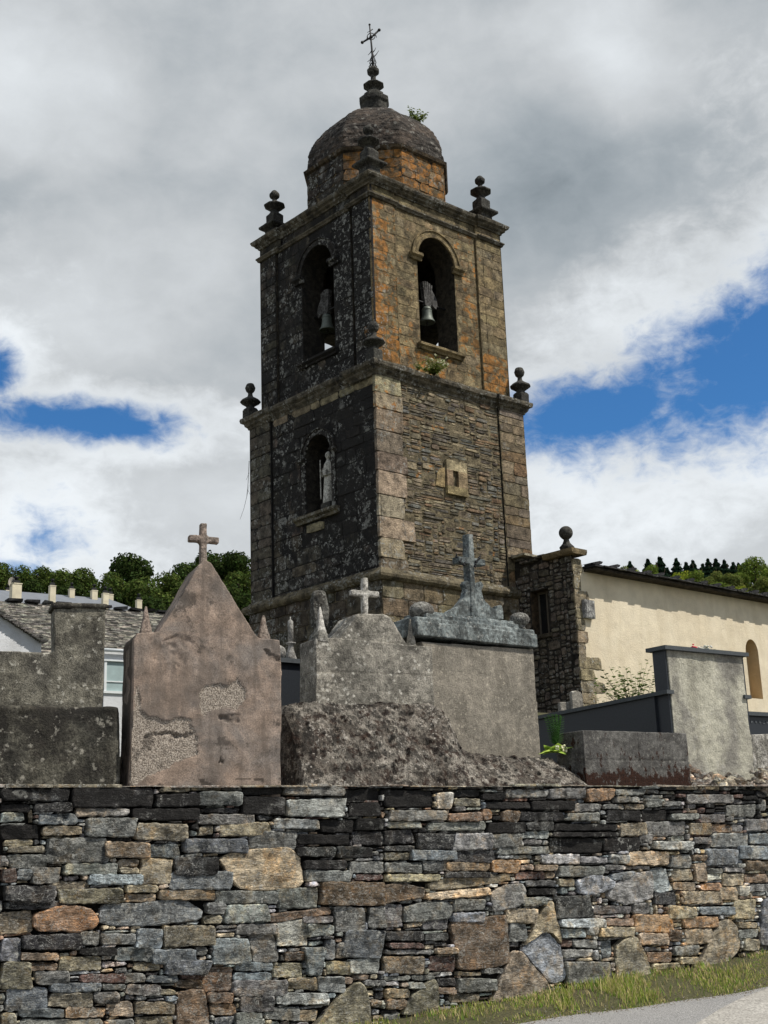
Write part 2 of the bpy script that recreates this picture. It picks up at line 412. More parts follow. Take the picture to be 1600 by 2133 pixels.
def resample(poly, step, nmin, nmax):
    n = len(poly); L = [math.dist(poly[i], poly[(i + 1) % n]) for i in range(n)]; tot = sum(L)
    m = max(nmin, min(nmax, int(tot / step))); out = []; i = 0; acc = 0
    for k in range(m):
        t = tot * k / m
        while acc + L[i] < t and i < n - 1: acc += L[i]; i += 1
        u = (t - acc) / max(L[i], 1e-6); a, b = poly[i], poly[(i + 1) % n]
        out.append((a[0] + (b[0] - a[0]) * u, a[1] + (b[1] - a[1]) * u))
    return out

def chop(poly, r):
    """clip corners by up to r"""
    out = []; n = len(poly)
    for i in range(n):
        p0, p, p1 = poly[i - 1], poly[i], poly[(i + 1) % n]
        a = math.dist(p0, p); b = math.dist(p, p1); ra = min(r * rnd.uniform(.3, 1.4), a * .4); rb = min(r * rnd.uniform(.3, 1.4), b * .4)
        out.append((p[0] + (p0[0] - p[0]) * ra / max(a, 1e-6), p[1] + (p0[1] - p[1]) * ra / max(a, 1e-6)))
        out.append((p[0] + (p1[0] - p[0]) * rb / max(b, 1e-6), p[1] + (p1[1] - p[1]) * rb / max(b, 1e-6)))
    return out

def stone(mb, poly, fmap, prot, col, msk=(0, 0, 0), back=.06, bevel=.012, jit=.004, rough=.006, step=.03, nmax=26, nmin=9, corner=.02, tilt=.02, smooth=False, rings=2):
    """one block: fmap(u, v, out) gives the point; the outline is poly in (u, v); the face is hewn by a few tilted planes"""
    ar = sum(poly[i][0] * poly[(i + 1) % len(poly)][1] - poly[(i + 1) % len(poly)][0] * poly[i][1] for i in range(len(poly)))
    if ar < 0: poly = poly[::-1]
    p = resample(chop(poly, corner), step, nmin, nmax)
    p = [(x + rnd.uniform(-jit, jit), z + rnd.uniform(-jit, jit)) for x, z in p]
    n = len(p); cx = sum(q[0] for q in p) / n; cz = sum(q[1] for q in p) / n
    q = shrink(p, bevel)
    xs = [a[0] for a in q]; zs = [a[1] for a in q]; w, h = max(xs) - min(xs), max(zs) - min(zs)
    planes = [(rnd.uniform(-1, 1) * tilt * 3, rnd.uniform(-1, 1) * tilt * 5, cx + rnd.uniform(-.5, .5) * w, cz + rnd.uniform(-.5, .5) * h, rnd.uniform(0, rough * 1.5)) for _ in range(2 if rings < 2 else 3 + (w > .3) * 3)]
    planes.append((rnd.uniform(-1, 1) * tilt * .5, rnd.uniform(-1, 1) * tilt * .8, cx, cz, rough * .6))
    def face(x, z): return prot - rough + max(-.018, min(a * (x - u) + b * (z - v) + d for a, b, u, v, d in planes)) + rnd.uniform(-.35, .35) * rough
    V = [fmap(x, z, -back) for x, z in p]
    V += [fmap(x, z, max(face(x, z) - bevel * rnd.uniform(.4, 1.1), -back * .6)) for x, z in p]
    f = [(k, (k + 1) % n, (k + 1) % n + n, k + n) for k in range(n)]
    pts = [Vector(a) for a in q]
    g_ = max(.022, min(w, h) / 3.2, w / 9) * (1.0 if rings > 1 else 1.6)
    if min(w, h) > .03 or w > .1:
        zz = min(zs) + g_ * rnd.uniform(.4, .7)
        while zz < max(zs):
            xx = min(xs) + g_ * rnd.uniform(.3, .9)
            while xx < max(xs):
                a = (xx + rnd.uniform(-.3, .3) * g_, zz + rnd.uniform(-.3, .3) * g_)
                if pointin(a[0], a[1], q) and min(math.dist(a, b) for b in q) > g_ * .3: pts.append(Vector(a))
                xx += g_ * 1.15
            zz += g_
    r = delaunay_2d_cdt(pts, [], [list(range(n))], 1, 1e-5)
    o = 2 * n; rp = r[0]
    V += [fmap(a.x, a.y, face(a.x, a.y)) for a in rp]
    # tie the outline ring to the triangulated face by nearest output vertex
    src = {}
    for i, orig in enumerate(r[3]):
        for j in orig: src[j] = i
    ok = all(k in src for k in range(n))
    if ok: f += [(n + k, n + (k + 1) % n, o + src[(k + 1) % n], o + src[k]) for k in range(n) if src[k] != src[(k + 1) % n]]
    f += [tuple(o + i for i in t) for t in r[2]]
    if getattr(fmap, 'flip', False): f = [q_[::-1] for q_ in f]
    mb.add(V, f, col, msk, smooth)

def pointin(x, z, poly):
    r = False; n = len(poly); j = n - 1
    for i in range(n):
        xi, zi = poly[i]; xj, zj = poly[j]
        if (zi > z) != (zj > z) and x < (xj - xi) * (z - zi) / (zj - zi) + xi: r = not r
        j = i
    return r

def pack(u0, u1, v0, v1, cell, size, blocked=None, occ=None):
    """fill a region with oblong blocks of changing sizes; size(u, v) -> (w, h) wanted"""
    nx = int(round((u1 - u0) / cell)); nz = int(round((v1 - v0) / cell))
    if occ is None: occ = np.zeros((nz, nx), bool)
    if blocked:
        for j in range(nz):
            for i in range(nx):
                if blocked(u0 + (i + .5) * cell, v0 + (j + .5) * cell): occ[j, i] = True
    out = []
    for j in range(nz - 1, -1, -1):
        i = 0
        while i < nx:
            if occ[j, i]: i += 1; continue
            w, h = size(u0 + i * cell, v0 + j * cell)
            wc = max(1, int(round(w / cell))); hc = max(1, int(round(h / cell)))
            k = i
            while k < nx and k - i < wc and not occ[j, k]: k += 1
            rem = 0; q = k
            while q < nx and not occ[j, q] and rem < 4: rem += 1; q += 1
            if rem < 4: k = q
            l = j
            while l > 0 and j - l + 1 < hc and not occ[l - 1, i:k].any(): l -= 1
            occ[l:j + 1, i:k] = True
            out.append((u0 + i * cell, v0 + l * cell, u0 + k * cell, v0 + (j + 1) * cell)); i = k
    return out

def vary(col, a=.18, b=.05):
    t = 1 + rnd.uniform(-a, a); return tuple(max(.003, c * t * (1 + rnd.uniform(-b, b))) for c in col)
#PART2

# ------------------------------------------------------------------ ground, road, verge
def zbase(s): return .30 + .052 * min(max(s, -14), 22)
def zroad(s): return .225 + .018 * min(max(s, -14), 22)
def zterr(s, y): return 2.12 + (.5 + 2.38 * min(1, max(0, (s - 1) / 8))) * min(1, max(0, (y - 1.5) / 14)) if y > .2 else 2.12

def structure(name, me, mat, fr=None):
    o = link(name, me, mat); o['kind'] = 'structure'
    if fr is not None: o.location = tuple(fr.o); o.rotation_euler = (0, 0, fr.rot)
    return o

m, g = newmat('earth'); v = g.vec(); n = g.noise(v, 3, 6, .65); n2 = g.noise(v, 45, 4, .6)
c = g.mix(n, (.085, .068, .042), (.05, .062, .022)); c = g.mix(1.0, c, g.ramp(n2, [(.3, .5), (.7, 1.5)]), 'MULTIPLY')
g.out(c, .95, g.bump(n2, .02, .8)); MAT['earth'] = m

def ground():
    xs = sorted(set([-500, -250, -120, -60] + [-30 + i for i in range(0, 61)] + [60, 120, 250, 500] + [-5 + .25 * i for i in range(56)]))
    ys = [-500, -250, -120, -60, -30, -15, -8, -2, -1, -.8, -.68, -.6, -.5, -.4, -.3, -.2, -.1, .1, .3, .31, 1.5, 3, 6, 10, 15.5, 25, 45, 80, 150, 300, 600]
    P = np.array([(x, y, 0) for x in xs for y in ys]); nz = fbm(P, 2.5, 3, 5) * .03
    v = []
    for (x, y, _), q in zip(P, nz):
        if y <= -.6: z = zroad(x) - .03
        elif y < .3: t = (y + .6) / .6; z = zroad(x) - .03 + (zbase(x) - zroad(x) + .05) * min(1, t) ** .8 + q
        else: z = zterr(x, y) - (.05 if y > .31 else 1.8)
        v.append((x, y, z))
    f = []; ny = len(ys)
    for i in range(len(xs) - 1):
        for j in range(ny - 1): a = i * ny + j; f.append((a, a + ny, a + ny + 1, a + 1))
    mb = MB(); mb.add(v, f); return structure('ground', mb.mesh('ground'), MAT['earth'], W)
ground()

m, g = newmat('asphalt'); v = g.vec(); n = g.noise(v, 1.3, 4, .5); n2 = g.noise(v, 75, 3, .7); n3 = g.noise(v, 200, 2, .6); vd = g.vor(v, 95)
c = g.mix(n, (.23, .23, .235), (.33, .325, .32)); c = g.mix(1.0, c, g.ramp(n2, [(.32, .45), (.5, 1.0), (.7, 1.7)]), 'MULTIPLY')
c = g.mix(g.sstep(vd, .34, .12), c, (.45, .44, .43)); c = g.mix(g.sstep(n3, .58, .64), c, (.06, .06, .06))
g.out(c, .85, g.bump(n2, .012, .9)); MAT['asphalt'] = m

def edge_y(x): return -.60 + .05 * math.sin(x * 1.7) + .03 * math.sin(x * 5.1 + 1)
def road():
    xs = [-200, -80, -40, -20] + [-14 + .25 * i for i in range(145)] + [40, 80, 200]; v = []; f = []
    for x in xs:
        e = edge_y(x)
        for y in (e, e - .15, -2.5, -5, -7.5, -10, -12.5): v.append((x, y, zroad(x) + (0.002 if y > -12 else 0)))
    for i in range(len(xs) - 1):
        for j in range(6): a = i * 7 + j; f.append((a + 1, a + 8, a + 7, a))
    mb = MB(); mb.add(v, f); structure('road', mb.mesh('road'), MAT['asphalt'], W)
    # worn pale concrete strip crossing the near lane
    P = []
    for px, py in ((1385, 2170), (1455, 2133), (1500, 2108), (1545, 2088), (1600, 2070), (1680, 2048), (1760, 2030)):
        q = hit(px, py, (0, 0, .25), (0, 0, 1)); l = W.loc(q); P.append((l[0], l[1]))
    mb = MB(); v = []; n = len(P)
    for (x, y) in P: v.append((x, y, zroad(x) + .007))
    for (x, y) in P: v.append((x + .8, y - 1.6, zroad(x + .8) + .007))
    mb.add(v, [(i + n, i + 1 + n, i + 1, i) for i in range(n - 1)])
    structure('pavement', mb.mesh('pavement'), concrete_mat('apron', (.37, .355, .33), (.33, .315, .29), .05, .05, .8, .002, moss=0, streak=0, mott=.2), W)
road()

m, g = newmat('grass_blades'); col = g.attr('Col')
d = g.n('ShaderNodeBsdfDiffuse', {'Color': col}); t = g.n('ShaderNodeBsdfTranslucent', {'Color': col})
mx = g.n('ShaderNodeMixShader', {0: .35, 1: d.outputs[0], 2: t.outputs[0]}); g.n('ShaderNodeOutputMaterial', {0: mx.outputs[0]}); MAT['grass'] = m

def grass():
    mb = MB(); r = random.Random(5)
    P = np.array([(r.uniform(-5.5, 7.5), r.uniform(-.72, .0), 0) for _ in range(38000)])
    dn = fbm(P, 2.2, 3, 31); tall = fbm(P, .9, 2, 77)
    for (x, y, _), d_, tl in zip(P, dn, tall):
        e = edge_y(x)
        if y < e - .06 + .05 * tl: continue
        if d_ < -.12 - (.1 if y > -.3 else -.12) and r.random() < .85: continue
        if x < 1.0 and r.random() < .35: continue
        t = (y + .6) / .6; z = zroad(x) - .03 + (zbase(x) - zroad(x) + .05) * max(0, min(1, t)) ** .8 - .01
        h = r.uniform(.028, .065) * (1.2 + 1.1 * max(tl, -.4)) * (.55 if y < e + .1 else 1)
        if r.random() < .02: h *= 2.0
        a = r.uniform(0, 6.28); w = r.uniform(.0025, .005); lx, ly = math.cos(a) * h * r.uniform(.1, .8), math.sin(a) * h * r.uniform(.1, .8)
        wx, wy = -math.sin(a) * w, math.cos(a) * w
        q = r.random()
        if q < .40: c = (.56, .47, .24)
        elif q < .75: c = (.36, .42, .09)
        else: c = (.18, .30, .05)
        if d_ < .0 and q < .5: c = (.5, .42, .22)
        k = r.uniform(.7, 1.25); c = tuple(k * i for i in c)
        v = [(x - wx, y - wy, z), (x + wx, y + wy, z), (x + lx * .4 + wx * .7, y + ly * .4 + wy * .7, z + h * .6), (x + lx * .4 - wx * .7, y + ly * .4 - wy * .7, z + h * .6), (x + lx, y + ly, z + h)]
        mb.add(v, [(0, 1, 2, 3), (3, 2, 4)], c)
    o = mb.build('grass', MAT['grass']); o.location = tuple(W.o); o.rotation_euler = (0, 0, W.rot); o['kind'] = 'stuff'
    o['label'] = 'rough green and straw grass growing along the foot of the street wall'; o['category'] = 'grass'
grass()
def gravel():
    q = MB(); r = random.Random(12)
    for k in range(2600):
        x = r.uniform(-2.5, 6.5); y = edge_y(x) + r.gauss(-.02, .07); a = r.uniform(.003, .011); t = (y + .6) / .6
        z = (zroad(x) + .002 if y < edge_y(x) else zroad(x) - .03 + (zbase(x) - zroad(x) + .05) * max(0, min(1, t)) ** .8 + .004)
        V = [(x + a * math.cos(i * 1.26) * r.uniform(.6, 1.1), y + a * math.sin(i * 1.26) * r.uniform(.6, 1.1), z) for i in range(5)] + [(x, y, z + a * r.uniform(.5, .9))]
        q.add(V, [(i, (i + 1) % 5, 5) for i in range(5)], vary(r.choice([(.22, .2, .17), (.15, .12, .08), (.3, .28, .25), (.1, .09, .07)]), .3))
    o = q.build('gravel', plain_mat('gravel', (.2, .2, .2), .9, .2, 60, 0, .2, attr=True)); o.location = tuple(W.o); o.rotation_euler = (0, 0, W.rot); o['kind'] = 'stuff'
    o['label'] = 'loose gravel and dirt crumbs along the edge between grass and road'; o['category'] = 'gravel'
gravel()

# ------------------------------------------------------------------ dry stone street wall
PAL = {'D': srgb(62, 62, 62), 'd': srgb(48, 46, 44), 'G': srgb(108, 108, 104), 'B': srgb(100, 106, 110), 'L': srgb(138, 140, 138), 'W': srgb(188, 184, 172),
       'T': srgb(142, 126, 100), 'Y': srgb(132, 122, 98), 'O': srgb(158, 122, 84), 'R': srgb(92, 70, 62), 'N': srgb(118, 98, 76), 'E': srgb(166, 150, 118), 'V': srgb(126, 134, 140)}
# stones read off the photograph: (crop, scale 1/2)
A = '''0 45 285 100 D;295 42 640 125 D;650 65 830 125 D;825 60 1005 120 G;1010 35 1180 75 d;1012 78 1190 155 D;1185 30 1435 78 G;1185 85 1440 165 L;1440 45 1580 100 d;1445 100 1580 165 d;
1 110 130 145 D;135 105 292 145 D;310 125 540 163 G;545 130 835 178 d;845 125 1000 150 D;820 150 1065 200 G;1070 155 1145 180 D;160 152 320 198 B;350 167 560 247 G;565 190 785 265 Y;
172 200 337 243 T;0 195 165 258 d;15 255 145 288 Y;35 282 190 315 Y;195 247 442 355 G;425 267 630 335 T;632 270 750 338 B;755 250 1032 318 B;908 185 1130 247 T;1135 170 1325 215 L;
1335 170 1475 230 d;1478 165 1600 220 d;1040 222 1238 300 G;1240 235 1460 282 d;1470 222 1600 282 D;1230 288 1395 332 D;1400 285 1555 335 D;720 325 905 405 D;710 392 960 470 B;
1258 340 1445 382 d;1455 345 1600 398 G;1270 385 1465 435 G;1475 400 1600 430 R;35 315 195 380 G;0 325 30 372 L;262 355 482 407 G;485 337 580 372 Y;495 373 582 402 Y;
582 338 712 442 E;70 380 130 432 B;132 368 253 445 G;370 402 592 450 V;0 380 70 440 R;10 448 222 520 D;192 430 378 470 Y;245 458 515 525 Y;518 442 652 482 T;518 482 652 520 T;
658 465 892 512 N;898 472 1160 530 G;1160 455 1332 548 G;1336 435 1600 530 N;35 508 285 552 D;0 555 130 650 Y;855 520 945 570 G;848 570 925 610 Y;930 530 1118 605 L;
1385 535 1532 650 G;1530 535 1600 628 G;1255 575 1383 608 G;1157 590 1280 702 W;980 605 1155 658 G;1282 608 1393 662 L;680 608 890 705 Y;563 632 676 712 B;415 645 560 698 L;
333 640 412 705 G;95 650 333 720 D;0 668 90 770 B;325 705 480 742 d;82 725 247 765 T;480 708 632 768 B;635 710 812 778 B;815 705 868 745 G;880 672 1045 780 V;1045 650 1160 765 G;
1182 722 1268 765 N;1268 700 1348 820 B;1350 675 1400 757 B;1400 685 1440 755 G;1425 632 1600 752 B;245 742 417 805 Y;127 767 242 805 N;0 770 133 880 Y;140 805 290 865 G;
555 768 668 808 T;690 755 870 825 B;855 782 970 895 N;975 768 1138 808 B;972 808 1135 850 V;1138 765 1265 832 Y;1350 760 1473 822 Y;1462 750 1582 815 L;325 815 518 857 R;
520 812 607 857 G;605 822 747 857 B;752 805 850 840 R;725 840 850 878 N;210 852 422 895 B;422 857 520 888 G;525 862 663 908 G;18 875 205 970 B;205 895 385 960 Y;390 890 492 945 G;
660 880 735 910 T;270 955 445 1002 T;450 930 555 1000 E;560 930 728 988 T;868 895 965 940 N;965 840 1195 910 G;990 903 1140 975 G;875 938 988 992 N;1100 955 1245 1012 L;
1195 830 1315 885 T;1320 825 1447 895 L;1145 892 1370 950 L;75 962 262 1000 B;0 975 70 1060 Y;80 1003 430 1050 G;980 978 1085 1050 G;886 995 978 1060 B;1235 965 1320 1015 T;
1515 840 1600 870 G;1540 925 1590 960 N;440 1005 560 1050 G;565 995 725 1050 T'''
B_ = '''0 52 205 130 D;218 62 290 132 W;290 48 400 82 D;290 85 400 122 Y;402 65 500 95 D;500 50 680 85 G;682 45 832 92 G;835 42 955 102 O;957 45 1085 75 G;960 78 1060 105 G;
420 98 605 132 D;610 95 790 135 D;792 105 905 142 G;907 110 1000 135 G;1002 108 1085 135 Y;1087 85 1150 125 G;1155 95 1235 122 G;1260 65 1455 110 G;15 135 258 180 G;
265 145 402 185 N;405 130 450 180 O;495 135 560 185 N;562 138 752 185 D;755 145 900 182 G;922 138 1060 180 D;1070 130 1185 180 d;1190 150 1312 180 G;1315 150 1425 192 G;
1427 112 1545 165 G;175 182 422 225 G;10 180 155 213 G;430 182 588 235 d;590 182 705 222 D;695 225 975 250 d;708 188 975 224 d;985 188 1093 243 T;1095 182 1262 245 G;
1270 190 1362 240 T;1365 193 1446 230 N;1450 195 1498 225 G;1500 170 1600 225 G;0 215 125 280 D;137 230 283 298 D;285 227 445 303 L;447 232 570 290 G;573 222 692 255 L;
582 256 665 280 G;470 283 688 322 G;692 254 910 318 d;915 250 1063 310 d;1065 235 1120 275 G;1122 262 1282 303 L;1290 245 1368 280 G;1370 230 1518 293 L;1520 232 1600 275 V;
0 283 125 308 D;0 311 108 345 Y;110 300 298 348 B;300 298 465 353 D;1020 303 1185 365 E;1192 322 1280 372 G;1345 295 1476 370 V;1478 280 1600 340 V;655 317 812 362 L;
818 328 935 358 L;938 318 1018 360 L;1287 318 1342 350 N;1292 352 1343 435 E;0 350 156 398 G;158 348 272 390 G;248 392 440 418 D;250 352 438 390 N;442 343 566 400 O;8 400 232 435 E;
630 360 718 388 N;722 364 913 415 G;552 390 673 425 R;918 362 1003 386 G;1005 366 1115 385 G;1195 375 1290 432 Y;1205 433 1303 470 T;1310 437 1411 472 O;
1414 400 1500 450 E;1345 378 1408 403 G;1412 373 1495 396 G;1500 342 1600 388 N;720 420 796 455 Y;587 427 715 455 D;596 458 718 490 d;
574 497 676 535 G;705 495 862 588 D;865 530 1033 570 D;1040 524 1118 568 G;1122 477 1225 528 D;1240 473 1400 530 E;1403 452 1476 513 T;1478 448 1520 498 W;1502 400 1600 438 N;
1524 442 1600 475 G;0 522 78 622 G;287 502 415 556 G;282 558 420 605 V;507 540 640 610 T;524 608 601 683 L;725 587 918 626 V;730 628 843 668 V;845 620 890 655 G;
892 622 1048 668 T;922 587 1040 619 N;1043 570 1200 643 O;1182 534 1300 590 E;1240 577 1390 626 O;1310 537 1460 573 B;1447 502 1553 592 E;1060 645 1182 700 T;1184 632 1243 685 N;
1247 629 1372 695 T;1474 600 1556 629 T;1476 631 1556 670 G;755 758 940 855 G;902 678 950 750 B;747 712 868 752 L;785 672 892 711 G;737 675 783 708 R;
1080 705 1145 725 G;1097 722 1200 770 N;1207 698 1318 745 G;1227 746 1310 778 E;1114 772 1230 800 Y;1492 670 1565 720 Y;190 740 300 808 R;0 742 178 820 T;
216 833 298 868 D;300 832 468 893 G;224 873 298 905 N;0 876 105 920 T;0 923 92 965 N;272 900 398 940 Y;97 850 163 882 G;412 792 500 820 G;300 808 408 830 Y;0 825 110 848 G;
115 822 212 845 G;0 640 160 680 D;165 578 272 640 G;15 684 160 712 R;165 645 270 680 D;212 706 300 735 T;0 715 200 738 G'''
POLY = [  # irregular large stones: crop, colour, outline
    (0, 'E', '908 340 935 322 1010 300 1150 290 1210 292 1250 335 1262 420 1268 440 1240 462 1040 472 985 455'),
    (0, 'O', '133 620 138 570 180 550 250 533 330 532 390 552 410 590 395 625 330 645 240 640 160 640'),
    (0, 'B', '413 590 425 530 500 520 560 525 690 510 780 508 850 560 835 595 740 605 640 618 500 620 420 610'),
    (0, 'N', '1122 600 1125 568 1240 555 1370 536 1384 558 1370 572 1250 585 1180 602'),
    (0, 'Y', '1300 1040 1370 960 1420 905 1480 855 1505 850 1530 890 1538 960 1545 1060 1290 1060'),
    (0, 'N', '728 1060 735 960 745 892 790 882 850 880 862 930 878 1060'),
    (1, 'L', '930 492 945 450 1000 415 1060 395 1112 388 1124 420 1118 500 1060 525 1000 530 960 515'),
    (1, 'V', '1112 385 1150 373 1180 380 1190 420 1205 470 1150 480 1125 475'),
    (1, 'V', '798 430 850 408 900 405 958 430 950 462 870 490 815 485'),
    (1, 'B', '945 425 950 402 1040 388 1046 400 990 430'),
    (1, 'N', '0 445 90 440 165 462 160 500 60 515 0 525'),
    (1, 'T', '178 440 270 415 400 405 520 400 530 428 400 450 250 470 190 472'),
    (1, 'E', '168 485 300 468 440 458 443 488 330 500 172 510'),
    (1, 'L', '440 480 500 445 575 440 592 470 585 520 520 548 450 558'),
    (1, 'G', '80 540 150 520 270 515 288 550 270 585 160 600 90 605'),
    (1, 'N', '275 615 300 595 420 580 510 570 515 640 522 770 470 790 330 805 312 800 300 720'),
    (1, 'T', '585 700 620 620 660 545 690 510 705 525 712 580 732 640 735 690 700 650 660 645 610 680'),
    (1, 'V', '575 715 600 690 640 655 680 642 700 660 735 700 745 750 760 830 740 850 690 858 655 810 600 750'),
    (1, 'Y', '440 945 478 850 510 780 545 720 575 725 600 762 650 820 690 870 685 905 640 930 560 950'),
    (1, 'Y', '958 860 960 700 1000 672 1048 660 1090 745 1118 850'),
    (1, 'Y', '1300 800 1340 720 1362 660 1400 595 1440 590 1472 620 1484 660 1480 720 1440 765 1400 800'),
    (1, 'B', '1562 700 1566 560 1580 505 1640 490 1660 700'),
    (1, 'Y', '75 990 110 905 160 865 203 835 222 860 226 950 220 990'),
    (1, 'G', '0 985 70 975 72 1010 0 1015'),
]
PAL = {k: desat(v, .74) for k, v in PAL.items()}

def street_wall():
    th = thing('stone_wall', 'long dry stone retaining wall of grey and tan slate blocks along the roadside', 'wall', W)
    cell = .011; u0, u1, v0, v1 = -6.6, 8.8, -.15, 2.205
    nx = int(round((u1 - u0) / cell)); nz = int(round((v1 - v0) / cell)); occ = np.zeros((nz, nx), bool)
    mb = MB()
    fm = lambda u, v, d: (u, -d, v)
    def px(cr, x, y):
        q = W.Y((800 if cr else 0) + x / 2, 1620 + y / 2, 0); return (q[0], q[2])
    polys = []
    for cr, txt in ((0, A), (1, B_)):
        for it in txt.replace('\n', '').split(';'):
            if not it.strip(): continue
            a = it.split(); x0, y0, x1, y1 = map(float, a[:4])
            k = min(y1 - y0, x1 - x0) * .16
            if cr == 0 and y1 > 1026 and False: continue
            sh = [(x0 + 2, y1 - 2), (x1 - 2, y1 - 2), (x1 - 2, y0 + 2), (x0 + 2, y0 + 2)]
            sh = [(x + rnd.uniform(-k, k) * .9, y + rnd.uniform(-k, k) * .5) for x, y in sh]
            polys.append(([px(cr, *q) for q in sh], a[4], min(y1 - y0, x1 - x0), y0))
    for cr, col, txt in POLY:
        a = list(map(float, txt.split())); polys.append(([px(cr, a[i], a[i + 1]) for i in range(0, len(a), 2)], col, 150, 500))
    for poly, cc, small, yy in polys:
        xs = [p[0] for p in poly]; zs = [p[1] for p in poly]
        i0, i1 = int((min(xs) - u0) / cell), int((max(xs) - u0) / cell) + 1; j0, j1 = int((min(zs) - v0) / cell), int((max(zs) - v0) / cell) + 1
        for j in range(max(0, j0), min(nz, j1)):
            for i in range(max(0, i0), min(nx, i1)):
                if pointin(u0 + (i + .5) * cell, v0 + (j + .5) * cell, poly): occ[j, i] = True
        big = (max(xs) - min(xs)) > .35 or (max(zs) - min(zs)) > .25
        top = max(0, min(1, (sum(zs) / len(zs) - 1.55) / .6))
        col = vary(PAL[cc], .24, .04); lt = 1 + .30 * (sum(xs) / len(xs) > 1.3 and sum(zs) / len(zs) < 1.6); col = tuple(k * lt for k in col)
        wl = .55 if cc in 'GLB' else .3
        org = .42 if cc in 'O' else (.26 if cc in 'NT' else .14)
        blk = {'D': .46, 'd': .68}.get(cc, .14) + .30 * top * (cc in 'GBDdLY')
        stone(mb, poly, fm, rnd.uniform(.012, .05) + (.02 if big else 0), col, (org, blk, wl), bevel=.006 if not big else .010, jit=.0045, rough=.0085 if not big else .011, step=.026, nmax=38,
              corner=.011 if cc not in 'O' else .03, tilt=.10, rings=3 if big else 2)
    def size(u, v):
        t = (v - .3) / 1.9
        if (u < -3.5 or u > 4.8) and rnd.random() < .6: return rnd.uniform(.18, .42), rnd.uniform(.05, .12)
        if rnd.random() < .12: return rnd.uniform(.06, .12), rnd.uniform(.03, .05)
        if rnd.random() < .12: return rnd.uniform(.16, .30), rnd.uniform(.10, .16)
        return rnd.uniform(.10, .34), rnd.uniform(.026, .075)
    for (a, b, c, d) in pack(u0, u1, v0, v1, cell, size, None, occ):
        w, h = c - a, d - b
        if h < .018 or w < .03: continue
        v = (b + d) / 2; u = (a + c) / 2; t = max(0, min(1, (v - 1.5) / .6))
        if rnd.random() < t * .75: cc = rnd.choice('DDdGGR')
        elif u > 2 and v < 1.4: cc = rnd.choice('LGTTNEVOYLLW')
        else: cc = rnd.choice('GGBLDLTYELVNGd')
        g_ = .0015
        k = min(w, h) * .2
        poly = [(a + g_ + rnd.uniform(0, k), b + g_ + rnd.uniform(0, k)), (c - g_ - rnd.uniform(0, k), b + g_ + rnd.uniform(0, k)), (c - g_ - rnd.uniform(0, k), d - g_ - rnd.uniform(0, k)), (a + g_ + rnd.uniform(0, k), d - g_ - rnd.uniform(0, k))]
        sl = min(w, h) < .03
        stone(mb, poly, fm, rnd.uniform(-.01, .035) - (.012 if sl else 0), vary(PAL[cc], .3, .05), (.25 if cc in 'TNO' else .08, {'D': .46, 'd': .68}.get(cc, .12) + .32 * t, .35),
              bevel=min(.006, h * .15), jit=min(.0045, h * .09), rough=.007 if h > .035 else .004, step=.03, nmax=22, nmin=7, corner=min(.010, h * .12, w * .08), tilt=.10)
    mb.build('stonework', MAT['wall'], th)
    c_ = MB(); c_.box((u0, .05, v0 - .4), (u1, .62, 2.165), srgb(30, 28, 26), (0, .4, 0)); c_.build('earth_core', MAT['mortar'], th)
    # flat capping slabs, mossy and broken
    c_ = MB(); u = u0
    while u < u1:
        w = rnd.uniform(.22, .7); z = 2.203 + rnd.uniform(-.008, .006)
        cmap = lambda a, b, d, z=z: (a, b, z + d)
        poly = [(u + .004, -.045 + rnd.uniform(-.02, .02)), (u + w - .004, -.045 + rnd.uniform(-.02, .02)), (u + w - .004, .5), (u + .004, .5)]
        stone(c_, poly, cmap, .012 + rnd.uniform(0, .012), vary(srgb(112, 104, 92), .25), (.1, .3, .7), back=.008, bevel=.008, jit=.006, rough=.004, step=.05, nmax=30, corner=.02, tilt=.01); u += w
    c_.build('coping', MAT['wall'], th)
street_wall()
#PART3

# ------------------------------------------------------------------ bell tower
FY = lambda y0: (lambda u, v, d: (u, y0 - d, v))
def FX(x0):
    f = lambda u, v, d: (x0 - d, u, v)
    f.flip = True
    return f

BROWN = [srgb(118, 104, 80), srgb(128, 114, 90), srgb(106, 94, 74), srgb(136, 122, 96), srgb(112, 102, 86), srgb(122, 98, 70)]
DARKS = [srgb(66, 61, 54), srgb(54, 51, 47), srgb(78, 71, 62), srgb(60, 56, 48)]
TANS = [srgb(142, 130, 106), srgb(126, 115, 94), srgb(152, 141, 118), srgb(118, 106, 90)]

